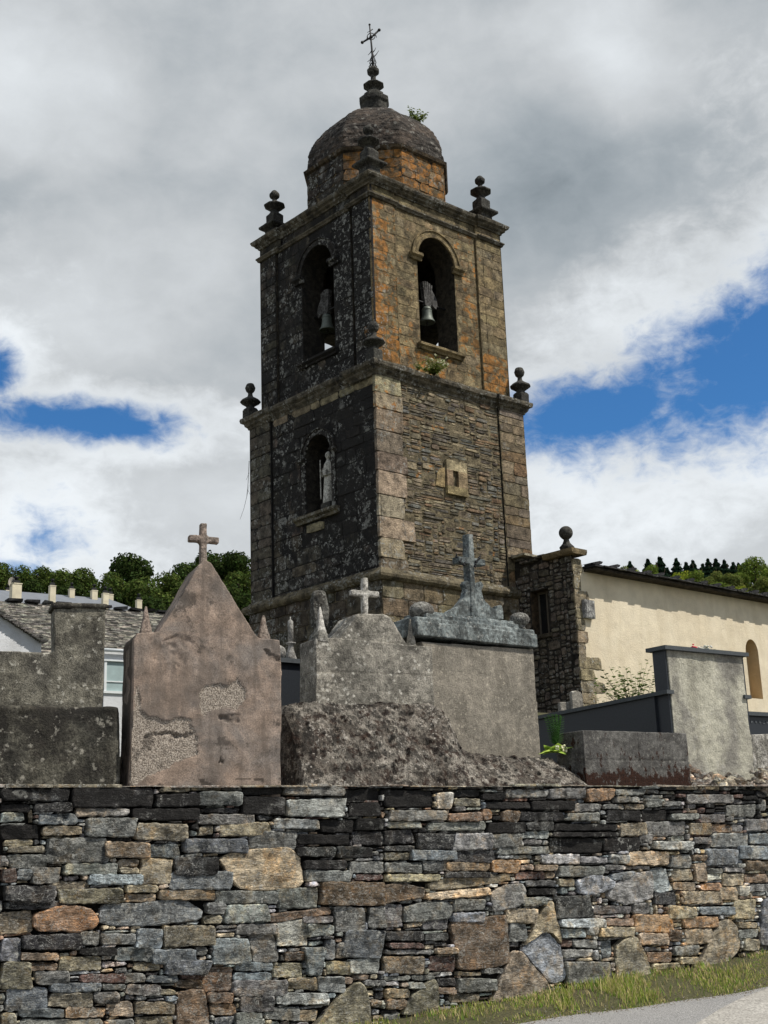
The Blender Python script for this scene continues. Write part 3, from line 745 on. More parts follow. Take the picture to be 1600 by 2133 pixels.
def bell_tower():
    th = thing('bell_tower', 'tall square stone church bell tower with octagonal dome, blackened on its left face', 'tower', T)
    L = 6.05; I0, I1 = .27, 5.78
    # ---- lower stage
    b = MB(); core = srgb(118, 108, 86)
    p = .07
    fp = foot(0, L, 0, L, 1.07, p)
    def shell(mb, fp, z0, z1, col, msk):
        n = len(fp); mb.add([(x, y, z0) for x, y in fp] + [(x, y, z1) for x, y in fp], [(i, (i + 1) % n, (i + 1) % n + n, i + n) for i in range(n)] , col, msk)
    # right face: rubble between quoins and a dressed pilaster; built as separate planes so the niche stays open on the left face
    in_ = .015
    def quad(mb, pts, col, msk): mb.add(pts, [(0, 1, 2, 3)], col, msk)
    # right face planes
    for (xa, xb, yy) in ((0, 4.95, p), (4.95, L, in_)):
        quad(b, [(xa, yy, 8.6), (xb, yy, 8.6), (xb, yy, 14.9), (xa, yy, 14.9)], core, (.1, .05, .1))
    quad(b, [(4.95, p, 8.6), (4.95, in_, 8.6), (4.95, in_, 14.9), (4.95, p, 14.9)], core, (0, .9, 0))  # return face blackened in colour, as the shadow line beside the pilaster
    quad(b, [(L, in_, 4), (L, L, 4), (L, L, 14.9), (L, in_, 14.9)], core, (.1, .1, .1))
    quad(b, [(L, L, 4), (0, L, 4), (0, L, 14.9), (L, L, 14.9)], core, (.1, .1, .1))
    # left face planes, with niche opening y 2.07..3.33, z 11.25..13.65
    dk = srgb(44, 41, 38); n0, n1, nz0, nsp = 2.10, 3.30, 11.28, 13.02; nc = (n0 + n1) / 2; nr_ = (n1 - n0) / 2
    def face_with_arch(mb, mapf, u0, u1, v0, v1, a0, a1, s, sp, top, col, msk, depth, incol, inmsk, back=True, n=14):
        """wall plane with a round-headed opening and its reveals"""
        c = (a0 + a1) / 2; rr = (a1 - a0) / 2
        arc = [(c + rr * math.cos(math.pi * (1 - k / n)), sp + (top - sp) * math.sin(math.pi * k / n)) for k in range(n + 1)]
        V = [mapf(*q, 0) for q in ((u0, v0), (u1, v0), (u1, s), (u0, s), (a0, s), (a1, s), (u0, v1), (u1, v1), (a0, v1), (a1, v1))]
        F = [(0, 1, 2, 5, 4, 3), (3, 4, 8, 6), (5, 2, 7, 9)]
        o = len(V); V += [mapf(x, z, 0) for x, z in arc] + [mapf(x, v1, 0) for x, z in arc]; m = n + 1
        F += [(o + k, o + k + 1, o + m + k + 1, o + m + k) for k in range(n)]
        V += [mapf(a0, s, 0), mapf(a1, s, 0)]
        fl = getattr(mapf, 'flip', False)
        # side strips between sill and spring are part of the jamb faces above
        mb.add(V, [f[::-1] for f in F] if fl else F, col, msk)
        loop = [(a0, s)] + arc + [(a1, s)]
        V = [mapf(x, z, 0) for x, z in loop] + [mapf(x, z, -depth) for x, z in loop]; k_ = len(loop)
        F = [(i, i + k_, i + k_ + 1, i + 1) for i in range(k_ - 1)] + [(0, k_ - 1, 2 * k_ - 1, k_)]
        if back: F.append(tuple(range(k_, 2 * k_)))
        mb.add(V, F, incol, inmsk)
    fl_ = FX(p)
    face_with_arch(b, fl_, 0, 4.96, 8.6, 14.9, n0, n1, nz0, nsp, 13.62, dk, (.1, .6, .4), .75, srgb(60, 56, 50), (0, .4, .2))
    quad(b, [(in_, L, 8.6), (in_, 4.96, 8.6), (in_, 4.96, 14.9), (in_, L, 14.9)], dk, (.1, .5, .4))
    quad(b, [(in_, 4.96, 8.6), (p, 4.96, 8.6), (p, 4.96, 14.9), (in_, 4.96, 14.9)], dk, (0, 1, 0))  # same groove blackening in colour, on the left face's pilaster return
    # plinth below the string course
    for q in ([(-.05, -.05, 3.5), (L, -.05, 3.5), (L, -.05, 9.0), (-.05, -.05, 9.0)], [(-.05, L, 3.5), (-.05, -.05, 3.5), (-.05, -.05, 9.0), (-.05, L, 9.0)]):
        quad(b, q, srgb(96, 86, 68), (.1, .3, .3))
    b.build('core', MAT['mortar'], th)

    # ---- facing stones
    mb = MB()
    def lay(fm, u0, u1, v0, v1, size, colf, block=None, prot=(.012, .035), cell=.03, gap=.008, bev=.012, corner=.02, jit=.004, rough=.006, tilt=.012, rings=1, wob=.05):
        for (a, bb, c, d) in pack(u0, u1, v0, v1, cell, size, block):
            w, h = c - a, d - bb
            if w < .05 or h < .03: continue
            k = min(w, h) * wob; g_ = gap
            poly = [(a + g_ + rnd.uniform(0, k), bb + g_ + rnd.uniform(0, k)), (c - g_ - rnd.uniform(0, k), bb + g_ + rnd.uniform(0, k)), (c - g_ - rnd.uniform(0, k), d - g_ - rnd.uniform(0, k)), (a + g_ + rnd.uniform(0, k), d - g_ - rnd.uniform(0, k))]
            col, msk = colf((a + c) / 2, (bb + d) / 2, w, h)
            stone(mb, poly, fm, rnd.uniform(*prot), col, msk, back=.02, bevel=min(bev, h * .2), jit=min(jit, h * .06), rough=rough, step=.16, nmax=18, nmin=8, corner=min(corner, h * .2), tilt=tilt, rings=rings)
    course = {}
    def ashlar(hmin, hmax, wmin, wmax):
        def f(u, v):
            return rnd.uniform(wmin, wmax), rnd.uniform(hmin, hmax)
        return f
    def courses(fm, u0, u1, v0, v1, hmin, hmax, wmin, wmax, colf, block=None, **kw):
        z = v1
        while z > v0 + .05:
            h = min(rnd.uniform(hmin, hmax), z - v0)
            if z - h - v0 < hmin * .6: h = z - v0
            u = u0; row = []
            while u < u1 - .02:
                w = rnd.uniform(wmin, wmax)
                if u1 - u - w < wmin * .6: w = u1 - u
                row.append((u, w)); u += w
            for (u, w) in row:
                segs = [(u, u + w, z - h, z)]
                if block:
                    if block(u + .01, z - h / 2) or block(u + w - .01, z - h / 2) or block(u + w / 2, z - .02) or block(u + w / 2, z - h + .02):
                        # trim the block to the clear part
                        cl = [uu for uu in np.linspace(u, u + w, 24) if not any(block(uu, vv) for vv in (z - .01, z - h / 2, z - h + .01))]
                        segs = []
                        if cl:
                            lo, hi = min(cl), max(cl)
                            gaps = [(cl[i], cl[i + 1]) for i in range(len(cl) - 1) if cl[i + 1] - cl[i] > w / 23 * 1.5]
                            if gaps: segs = [(lo, gaps[0][0], z - h, z), (gaps[0][1], hi, z - h, z)]
                            else: segs = [(lo, hi, z - h, z)]
                for (a, c, bb, d) in segs:
                    if c - a < .06: continue
                    g_ = kw.get('gap', .006); k = .012
                    poly = [(a + g_, bb + g_ + rnd.uniform(0, k)), (c - g_, bb + g_ + rnd.uniform(0, k)), (c - g_ - rnd.uniform(0, k), d - g_), (a + g_ + rnd.uniform(0, k), d - g_)]
                    col, msk = colf((a + c) / 2, (bb + d) / 2, c - a, d - bb)
                    stone(mb, poly, fm, rnd.uniform(*kw.get('prot', (.008, .02))), col, msk, back=.02, bevel=kw.get('bev', .01), jit=.003, rough=kw.get('rough', .004), step=.2, nmax=14, nmin=8, corner=.015, tilt=.006, rings=1)
            z -= h
    # right face rubble
    def rub(u, v):
        if rnd.random() < .10: return rnd.uniform(.15, .3), rnd.uniform(.05, .09)
        if rnd.random() < .12: return rnd.uniform(.3, .6), rnd.uniform(.16, .24)
        return rnd.uniform(.3, 1.0), rnd.uniform(.05, .13)
    def rubc(u, v, w, h):
        c = rnd.choice(BROWN + [srgb(96, 92, 82), srgb(110, 108, 100), srgb(90, 84, 72)])
        return vary(desat(c, .8), .22, .04), (.12 if rnd.random() < .8 else .4, .14 + .45 * max(0, (v - 13.6)) * .6 + (.2 if v < 10.2 else 0), .25)
    qb = {}
    def qw(v): k = int((v - 9) / .62); return (1.02, .88, 1.32, .95, 1.08, 1.12, .98, 1.02, 1.0, .94)[k % 10]
    win = lambda u, v: 2.50 < u < 3.50 and 11.55 < v < 12.70
    lay(FY(p), .8, 4.93, 9.05, 14.72, rub, rubc, lambda u, v: u < qw(v) or win(u, v), (.006, .045), .03, .004, .012, tilt=.03, rough=.010, wob=.16)
    # quoins of the right face
    z = 14.72; k = 0
    while z > 9.05:
        h = rnd.uniform(.38, .72); h = min(h, z - 9.05); w = qw(z - h / 2)
        cc = vary(rnd.choice(TANS), .14); org = .45 if z > 13.6 else .15
        poly = [(-.01, z - h + .006), (w - .01, z - h + .006 + rnd.uniform(0, .03)), (w - .01 - rnd.uniform(0, .06), z - .006), (-.01, z - .006)]
        stone(mb, poly, FY(p), .065 + rnd.uniform(0, .02), cc, (org, .22 if z > 10 else .32, .5 if z > 10.4 else .9), back=.03, bevel=.009, jit=.006, rough=.009, step=.14, nmax=20, nmin=8, corner=.014, tilt=.008, rings=1)
        z -= h
    pc = lambda u, v, w, h: (vary(desat(rnd.choice(BROWN), .85), .16), (.2, .12, .25))
    courses(FY(in_), 4.96, L, 8.9, 14.72, .22, .42, .45, 1.1, pc, prot=(.008, .03))
    # left face, dark
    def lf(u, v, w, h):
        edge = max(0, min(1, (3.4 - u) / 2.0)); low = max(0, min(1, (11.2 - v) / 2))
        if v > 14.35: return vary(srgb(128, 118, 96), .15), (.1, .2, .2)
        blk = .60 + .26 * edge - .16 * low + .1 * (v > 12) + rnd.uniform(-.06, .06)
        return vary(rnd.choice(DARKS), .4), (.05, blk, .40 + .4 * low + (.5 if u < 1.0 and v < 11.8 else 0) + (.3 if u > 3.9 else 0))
    nich = lambda u, v: (n0 - .22 < u < n1 + .22 and nz0 - .1 < v < nsp) or (v >= nsp and ((u - nc) / (nr_ + .2)) ** 2 + ((v - nsp) / .84) ** 2 < 1) or (1.8 < u < 3.6 and 11.02 < v < 11.3)
    courses(FX(p), 0.02, 4.93, 9.05, 14.72, .26, .52, .4, 1.15, lf, nich, prot=(.006, .03), rough=.007)
    courses(FX(in_), 4.98, L, 8.9, 14.72, .26, .5, .5, 1.1, lambda u, v, w, h: (vary(srgb(84, 78, 68), .2), (.05, .42, .45)), prot=(.008, .03))
    # plinth courses
    courses(FY(-.05), -.05, 6.0, 5.0, 8.85, .35, .55, .5, 1.1, lambda u, v, w, h: (vary(srgb(108, 98, 78), .2), (.15, .3, .4)), prot=(.01, .04))
    courses(FX(-.05), -.05, L, 5.0, 8.85, .35, .55, .5, 1.1, lambda u, v, w, h: (vary(srgb(76, 70, 60), .25), (.05, .4, .6)), prot=(.01, .04))
    # pale repair block under the niche
    stone(mb, [(2.5, 10.74), (3.3, 10.76), (3.3, 11.0), (2.5, 11.0)], FX(p), .05, srgb(138, 130, 106), (0, .1, .1), back=.02, bevel=.01, step=.2, nmax=10, nmin=8, corner=.01, rings=1)

    # ---- upper stage stones
    A0, A1, SILL, SPR, TOP = 2.14, 3.69, 16.20, 19.02, 19.84; ac = (A0 + A1) / 2; ar_ = (A1 - A0) / 2
    hole = lambda u, v: (A0 - .02 < u < A1 + .02 and SILL - .12 < v < SPR) or (v >= SPR - .05 and ((u - ac) / (ar_ + .27)) ** 2 + ((v - SPR) / (TOP - SPR + .27)) ** 2 < 1) or (A0 - .15 < u < A1 + .15 and SILL - .14 < v < SILL + .03) or (abs(v - SPR + .03) < .12 and (A0 - .33 < u < A1 + .33))
    def uc(u, v, w, h):
        near = max(0, 1 - u / 1.5); lo = max(0, min(1, (17.6 - v) / 2))
        org = .32 + .55 * near + .25 * lo * (u < 3.5) + (.4 if u > 4.6 and v < 16.4 else 0) + (.18 if 3.9 < u < 4.7 else 0)
        return vary(desat(rnd.choice([srgb(120, 106, 80), srgb(132, 116, 86), srgb(124, 112, 88), srgb(112, 98, 72)]), .95), .13, .03), (org, .08 if u > 1 else .12, .12 + .5 * near)
    ip = I0 + .08
    courses(FY(ip), 1.27, 4.62, 15.3, 20.38, .22, .36, .35, .85, uc, hole, prot=(.004, .014), gap=.004, bev=.006, rough=.003)
    courses(FY(I0 + .015), I0, 1.24, 15.3, 20.38, .26, .42, .38, .7, uc, prot=(.006, .016), gap=.004, bev=.006, rough=.003)
    courses(FY(I0 + .015), 4.67, I1, 15.3, 20.38, .26, .42, .5, 1.1, uc, prot=(.006, .016), gap=.004, bev=.006, rough=.003)
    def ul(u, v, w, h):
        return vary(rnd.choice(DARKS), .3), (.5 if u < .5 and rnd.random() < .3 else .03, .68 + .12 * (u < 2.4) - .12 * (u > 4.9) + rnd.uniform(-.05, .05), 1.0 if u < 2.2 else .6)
    courses(FX(ip), 1.27, 4.9, 15.3, 20.38, .26, .42, .4, .9, ul, hole, prot=(.004, .02), gap=.005)
    courses(FX(I0 + .015), I0, 1.1, 15.3, 20.38, .26, .42, .38, .9, ul, prot=(.006, .03), gap=.005)
    courses(FX(I0 + .015), 4.96, I1, 15.3, 20.38, .26, .42, .4, .85, ul, prot=(.006, .03), gap=.005)
    # frieze
    fz = lambda u, v, w, h: (vary(srgb(112, 100, 76), .14), (.25, .3, .1))
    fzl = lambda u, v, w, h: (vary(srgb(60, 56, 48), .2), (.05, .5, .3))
    for (a, c, d) in ((I0, 1.24, .015), (1.26, 4.65, .08), (4.67, I1, .015)):
        courses(FY(I0 + d), a, c, 20.52, 20.82, .3, .3, .5, .9, fz, prot=(.004, .012), gap=.004)
        courses(FX(I0 + d), a, c, 20.52, 20.82, .3, .3, .5, .9, fzl, prot=(.004, .012), gap=.004)
    mb.build('stonework', MAT['tower'], th)

    # ---- belfry shell: four arched walls, floor, ceiling
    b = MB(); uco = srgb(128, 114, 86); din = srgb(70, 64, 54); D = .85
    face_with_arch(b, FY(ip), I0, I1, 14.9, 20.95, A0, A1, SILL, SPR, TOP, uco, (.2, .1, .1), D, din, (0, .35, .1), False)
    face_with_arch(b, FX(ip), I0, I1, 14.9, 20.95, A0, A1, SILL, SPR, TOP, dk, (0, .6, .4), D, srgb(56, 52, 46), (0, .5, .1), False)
    bx = lambda u, v, d: (u, I1 + d, v)
    by = lambda u, v, d: (I1 + d, u, v)
    for fn_ in (bx, by):
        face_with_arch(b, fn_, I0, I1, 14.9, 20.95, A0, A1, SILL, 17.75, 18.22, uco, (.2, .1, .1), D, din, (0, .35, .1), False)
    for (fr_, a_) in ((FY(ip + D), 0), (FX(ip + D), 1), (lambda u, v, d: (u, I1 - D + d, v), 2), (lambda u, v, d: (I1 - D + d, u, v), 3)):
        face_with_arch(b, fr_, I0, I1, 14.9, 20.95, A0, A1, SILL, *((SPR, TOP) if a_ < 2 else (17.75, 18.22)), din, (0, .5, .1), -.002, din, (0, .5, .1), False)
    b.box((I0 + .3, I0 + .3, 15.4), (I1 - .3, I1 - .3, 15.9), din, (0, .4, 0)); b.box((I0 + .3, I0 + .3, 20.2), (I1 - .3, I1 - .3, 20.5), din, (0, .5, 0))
    for (a, c) in ((I0, 1.25), (4.66, I1)):       # pilaster cores
        for q in ([(a, I0 + .015, 14.9), (c, I0 + .015, 14.9), (c, I0 + .015, 20.9), (a, I0 + .015, 20.9)], [(c, I0 + .015, 14.9), (c, ip, 14.9), (c, ip, 20.9), (c, I0 + .015, 20.9)], [(a, ip, 14.9), (a, I0 + .015, 14.9), (a, I0 + .015, 20.9), (a, ip, 20.9)]): quad(b, q, uco, (.2, .2, .1))
        a2, c2 = (I0, 1.12) if a < 1 else (4.94, I1)
        for q in ([(I0 + .015, c2, 14.9), (I0 + .015, a2, 14.9), (I0 + .015, a2, 20.9), (I0 + .015, c2, 20.9)], [(I0 + .015, a2, 14.9), (ip, a2, 14.9), (ip, a2, 20.9), (I0 + .015, a2, 20.9)], [(ip, c2, 14.9), (I0 + .015, c2, 14.9), (I0 + .015, c2, 20.9), (ip, c2, 20.9)]): quad(b, q, dk, (0, .6, .4))
    b.build('belfry_wall', MAT['mortar'], th)

    # ---- arch mouldings, imposts, sills
    def archivolt(mapf, a0, a1, sp, top, w, t, col, msk, n=22):
        c = (a0 + a1) / 2; rr = (a1 - a0) / 2; q = MB(); V = []; F = []
        prof = [(0, 0), (0, t), (w * .38, t), (w * .42, t * .6), (w * .8, t * .6), (w * .84, t * 1.25), (w, t * 1.25), (w, 0)]
        for k in range(n + 1):
            a = math.pi * (1 - k / n)
            for o, d in prof: V.append(mapf(c + (rr + o) * math.cos(a), sp + (top - sp + o) * math.sin(a), d + (.0)))
        m = len(prof)
        for k in range(n):
            for j in range(m - 1): F.append((k * m + j, (k + 1) * m + j, (k + 1) * m + j + 1, k * m + j + 1))
        q.add(V, F, col, msk); return q
    oc = srgb(122, 108, 80)
    archivolt(FY(ip), A0, A1, SPR, TOP, .24, .06, oc, (.25, .1, .1)).build('arch_moulding', MAT['tower'], th)
    archivolt(FX(ip), A0, A1, SPR, TOP, .24, .06, dk, (.1, .5, .7)).build('arch_moulding', MAT['tower'], th)
    archivolt(FX(p), n0, n1, nsp, 13.62, .2, .06, dk, (.1, .4, .8)).build('arch_moulding', MAT['tower'], th)
    def block(mapf, u0, u1, v0, v1, d, col, msk, name, lip=.03):
        q = MB(); prof = [(0, v0), (d * .45, v0), (d * .55, v0 + (v1 - v0) * .35), (d, v0 + (v1 - v0) * .6), (d, v1), (0, v1)]; V = []; F = []
        k = 6
        for i in range(k + 1):
            u = u0 + (u1 - u0) * i / k
            for o, z in prof: V.append(mapf(u, z + rnd.uniform(-.006, .006), o + rnd.uniform(-.006, .006)))
        m = len(prof)
        for i in range(k):
            for j in range(m - 1): F.append((i * m + j, (i + 1) * m + j, (i + 1) * m + j + 1, i * m + j + 1))
        F += [tuple(range(m)), tuple(range(k * m, (k + 1) * m))]
        q.add(V, F, col, msk); q.build(name, MAT['tower'], th)
    for (fm, cl, mk) in ((FY(ip), oc, (.2, .35, .2)), (FX(ip), dk, (0, .6, .5))):
        block(fm, A0 - .32, A0 + .12, SPR - .14, SPR + .08, .17, cl, mk, 'impost'); block(fm, A1 - .12, A1 + .32, SPR - .14, SPR + .08, .17, cl, mk, 'impost')
        block(fm, A0 - .14, A1 + .14, SILL - .16, SILL + .02, .17, cl, mk, 'sill')
    block(FX(p), n0 - .3, n0 + .02, nsp - .12, nsp + .03, .12, dk, (0, .4, .7), 'impost'); block(FX(p), n1 - .02, n1 + .3, nsp - .12, nsp + .03, .12, dk, (0, .4, .7), 'impost')
    block(FX(p), n0 - .34, n1 + .42, 11.06, 11.27, .22, srgb(96, 90, 76), (0, .4, .6), 'sill')
    # niche pilaster strips
    for u in (n0 - .18, n1 + .02):
        q = MB(); q.box((p - .045, u, 11.28), (p + .02, u + .16, nsp - .1), dk, (0, .4, .8)); q.build('niche_jamb', MAT['tower'], th)

    # small framed window
    w = th; q = MB(); fc = srgb(138, 122, 94); x0, x1, z0, z1 = 2.60, 3.42, 11.62, 12.64; a0, a1, b0, b1 = 2.84, 3.06, 11.86, 12.34
    for (a, b_, c, d) in ((x0, x1, b1, z1), (x0, x1, z0, b0), (x0, a0, b0, b1), (a1, x1, b0, b1)):
        cc = srgb(160, 148, 118) if b_ == x1 and c == b1 else fc
        q.prism([(a, c), (b_, c), (b_, d), (a, d)], p - .10, p + .12, vary(cc, .06), (.15, .1, .05))
    wf = q.build('window', MAT['tower'], th)
    q = MB(); q.box((a0 - .02, p + .05, b0 - .02), (a1 + .02, p + .09, b1 + .02), (.006, .005, .005)); q.build('pane', plain_mat('dark_glass', (.008, .007, .007), .5), wf)
    q = MB(); stone(q, [(2.20, 11.8), (2.56, 11.76), (2.58, 12.42), (2.28, 12.28)], FY(p), .05, srgb(146, 128, 94), (.2, .1, .1), back=.02, bevel=.01, step=.2, nmax=12, corner=.02, rings=1); q.build('side_block', MAT['tower'], th)

    # ---- string courses and cornices
    gp = srgb(90, 84, 72); cm = (.08, .34, .45)
    q = MB()
    ring(q, foot(-.05, L, -.05, L, 1.1, .02), [(0, 8.78), (.10, 8.80), (.17, 8.87), (.19, 8.94), (.15, 9.02), (.05, 9.06), (0, 9.14), (-.15, 9.14)], srgb(100, 92, 74), (.10, .36, .5), .008)
    q.build('base_moulding', MAT['tower'], th)
    q = MB()
    ring(q, foot(0, L, 0, L, 1.07, .07), [(-.06, 14.66), (.02, 14.68), (.04, 14.74), (.10, 14.80), (.12, 14.86), (.20, 14.92), (.22, 15.0), (.21, 15.06), (.05, 15.12), (-.36, 15.18)], gp, (.05, .42, .6), .012)
    q.build('cornice', MAT['tower'], th)
    q = MB(); fu = foot(I0, I1, I0, I1, .98, .08)
    ring(q, fu, [(-.04, 20.38), (.05, 20.39), (.07, 20.44), (.10, 20.47), (.10, 20.51), (-.02, 20.53)], gp, cm, .006); q.build('architrave', MAT['tower'], th)
    q = MB()
    ring(q, fu, [(-.03, 20.80), (.04, 20.81), (.05, 20.85), (.12, 20.90), (.13, 20.94), (.20, 20.99), (.23, 21.06), (.23, 21.10), (.10, 21.14), (-.12, 21.17)], gp, (.05, .42, .55), .010)
    q.box((I0 + .02, I0 + .02, 21.0), (I1 - .02, I1 - .02, 21.15), gp, (.05, .42, .55))
    q.build('cornice', MAT['tower'], th)
    # upper plinth above lower cornice
    # ---- drum and dome
    cx = cy = (I0 + I1) / 2
    R8 = 2.36; ph = math.pi / 8; q = MB(); zt = 22.95
    V = []; Fc = []
    q.lathe([(R8, 20.9), (R8, zt)], cx, cy, 0, 8, ph, srgb(96, 84, 64), (.4, .45, .3), False)
    q.build('drum_core', MAT['mortar'], th)
    q = MB()
    for k in range(8):
        a = ph + k * math.pi / 4; a2 = a + math.pi / 4; mid = a + math.pi / 8
        P0 = (cx + R8 * math.cos(a), cy + R8 * math.sin(a)); P1 = (cx + R8 * math.cos(a2), cy + R8 * math.sin(a2)); nn = (math.cos(mid), math.sin(mid)); l = math.dist(P0, P1)
        if nn[0] * .66 + nn[1] * .75 > .45: continue
        fm = lambda u, v, d, P0=P0, P1=P1, nn=nn, l=l: (P0[0] + (P1[0] - P0[0]) * u / l + nn[0] * d, P0[1] + (P1[1] - P0[1]) * u / l + nn[1] * d, v)
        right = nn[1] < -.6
        sidec = (lambda u, v, w, h: (vary(srgb(112, 94, 70), .2), (.64, .26, .3))) if right else (lambda u, v, w, h: (vary(srgb(60, 54, 46), .25), (.25 if nn[0] > -.9 else .0, .52, .6)))  # block colours by side: browner right, blacker left
        mbb = mb; 
        mb2 = MB(); mb = mb2
        z = zt - .03
        while z > 21.2:
            h = rnd.uniform(.26, .4); u = 0.0
            while u < l - .05:
                ww = rnd.uniform(.35, .8); ww = min(ww, l - u)
                if l - u - ww < .2: ww = l - u
                c_, m_ = sidec(u, z, ww, h)
                stone(q, [(u + .005, z - h + .005), (u + ww - .005, z - h + .005), (u + ww - .005, z - .005), (u + .005, z - .005)], fm, rnd.uniform(.01, .03), c_, m_, back=.02, bevel=.01, jit=.003, rough=.005, step=.2, nmax=12, nmin=8, corner=.015, rings=1, tilt=.01); u += ww
            z -= h
        mb = mbb
    q.build('drum', MAT['tower'], th)
    q = MB(); Rm = R8
    q.lathe([(Rm - .05, zt - .12), (Rm + .10, zt - .04), (Rm + .14, zt + .05), (Rm + .02, zt + .10), (Rm - .1, zt + .12)], cx, cy, 0, 8, ph, srgb(80, 68, 52), (.2, .5, .4), False)
    q.build('drum_cornice', MAT['tower'], th)
    q = MB(); prof = []; Hd = 2.72; Rd = R8 + .04
    for r_, z_ in ((2.38, 0), (2.36, .25), (2.31, .55), (2.20, .88), (2.02, 1.22), (1.78, 1.52), (1.48, 1.80), (1.15, 2.04), (.82, 2.24), (.5, 2.42), (.3, 2.52)): prof.append((r_ + .02, zt + .08 + z_))
    q.lathe(prof, cx, cy, 0, 8, ph, srgb(78, 70, 60), (0, 0, 0), False)
    def dn(P, N):
        # rough slate courses laid over the shell
        z = P[:, 2]; band = np.abs(((z + fbm(P, .9, 2, 3) * .12) / .17) % 1 - .5) * 2
        return .040 * fbm(P, 1.6, 4, 9) + .045 * fbm(P * np.array([1, 1, 1.8]), 4.5, 3, 4) - .010 * (band > .85)
    me = voxel(q, .055, dn, 'dome', False); link('dome', me, MAT['dome'], th)

    # ---- finial and weathercock cross on the dome
    def lathe_part(name, prof, cx, cy, cz, mat, n=8, ph=math.pi / 8, sq=None, noise=.012, vox=.03, par=None, sc=1.0):
        q = MB(); q.lathe([(r * sc, z * sc) for r, z in prof], cx, cy, cz, n, ph)
        if sq: q.lathe([(r * sc * 1.25, z * sc) for r, z in sq], cx, cy, cz, 4, math.pi / 4)
        me = voxel(q, vox, lambda P, N: noise * fbm(P, 6, 3, int(cx * 10) % 7), name, True); return link(name, me, mat, par or th)
    lathe_part('finial', [(.46, -.05), (.46, .26), (.52, .34), (.52, .50), (.38, .54), (.34, .70), (.20, .80), (.18, .86), (.37, 1.02), (.35, 1.06), (.11, 1.18), (.09, 1.40), (.21, 1.52), (.22, 1.62), (.12, 1.74), (.03, 1.80)], cx, cy, 25.55, MAT['pinnacle'], 8, math.pi / 8, None, .008, .025)
    up = [(.20, .9), (.16, 1.0), (.12, 1.06), (.37, 1.24), (.35, 1.28), (.10, 1.40), (.07, 1.5), (.17, 1.58), (.18, 1.68), (.08, 1.8), (.02, 1.84)]
    usq = [(.26, .0), (.27, .34), (.44, .44), (.44, .52), (.23, .60), (.24, .9), (.16, .98)]
    for (x, y) in ((.52, .52), (.62, 5.42), (5.36, .62), (5.4, 5.4)):
        lathe_part('pinnacle', up, x, y, 21.12, MAT['pinnacle'], 8, math.pi / 8, usq, .01, .03)
    lo = [(.16, .33), (.12, .42), (.34, .57), (.31, .62), (.09, .76), (.07, .88), (.14, .94), (.17, 1.05), (.12, 1.18), (.02, 1.22)]
    lsq = [(.20, 0), (.20, .32), (.15, .38)]
    for (x, y) in ((-.02, -.02), (.0, 6.0), (5.98, .0)):
        lathe_part('pinnacle', lo, x, y, 15.02, MAT['pinnacle'], 10, 0, lsq, .008, .025)
    q = MB(); c0 = T.loc(at(765, 146, 38.2)); zc = 27.15
    x, y = cx, cy
    ux, uy = .75, -.66      # across the view in tower coordinates
    def P3(s_, z): return (x + ux * s_, y + uy * s_, z)
    q.tube([P3(0, zc), P3(.0, zc + .6), P3(-.03, zc + 1.2), P3(-.06, zc + 1.78)], .048, .026, 6)
    q.tube([P3(-.33, zc + 1.12), P3(0, zc + 1.32), P3(.26, zc + 1.58)], .032, .032, 6)
    for s_, z in ((-.33, 1.12), (.26, 1.58)): q.ball(P3(s_, zc + z), .055)
    q.ball(P3(-.06, zc + 1.80), .04); q.ball(P3(-.02, zc + 1.32), .06)
    for s0, z0, s1, z1 in ((0, .55, -.18, .36), (0, .5, .22, .78), (-.02, .8, -.15, .62), (0, .7, .12, .9), (-.1, 1.25, -.05, 1.5), (.1, 1.42, .16, 1.28), (-.2, 1.2, -.16, 1.36), (0, .2, -.08, .5), (0, .2, .07, .5), (.04, 1.62, -.15, 1.5)):
        q.tube([P3(s0, zc + z0), P3((s0 + s1) / 2 + .02, zc + (z0 + z1) / 2), P3(s1, zc + z1)], .02, .008, 5)
    for a_ in range(12): q.tube([P3(-.02 + .13 * math.cos(a_ * .5236), zc + 1.34 + .13 * math.sin(a_ * .5236)), P3(-.02 + .13 * math.cos((a_ + 1) * .5236), zc + 1.34 + .13 * math.sin((a_ + 1) * .5236))], .014, .014, 5)
    for a_, b_ in ((.12, .34), (-.12, .34), (.10, .66), (-.09, .62)): q.tube([P3(a_ * .2, zc + .05), P3(a_ * 1.1, zc + b_ * .5), P3(a_ * .2, zc + b_)], .022, .016, 5)
    q.build('iron_cross', MAT['iron'], th)
    return th

MAT['dome'] = concrete_mat('dome_slate', (.075, .058, .046), (.036, .031, .027), .75, .6, .8, .010, (.20, .19, .17), 0, .3, 5)
MAT['pinnacle'] = concrete_mat('pinnacle_stone', (.060, .058, .050), (.034, .033, .030), .35, .45, 1.6, .005, (.22, .22, .19), 0, .4)
MAT['iron'] = plain_mat('wrought_iron', (.016, .016, .018), .6, .3)
bell_tower()
#PART4

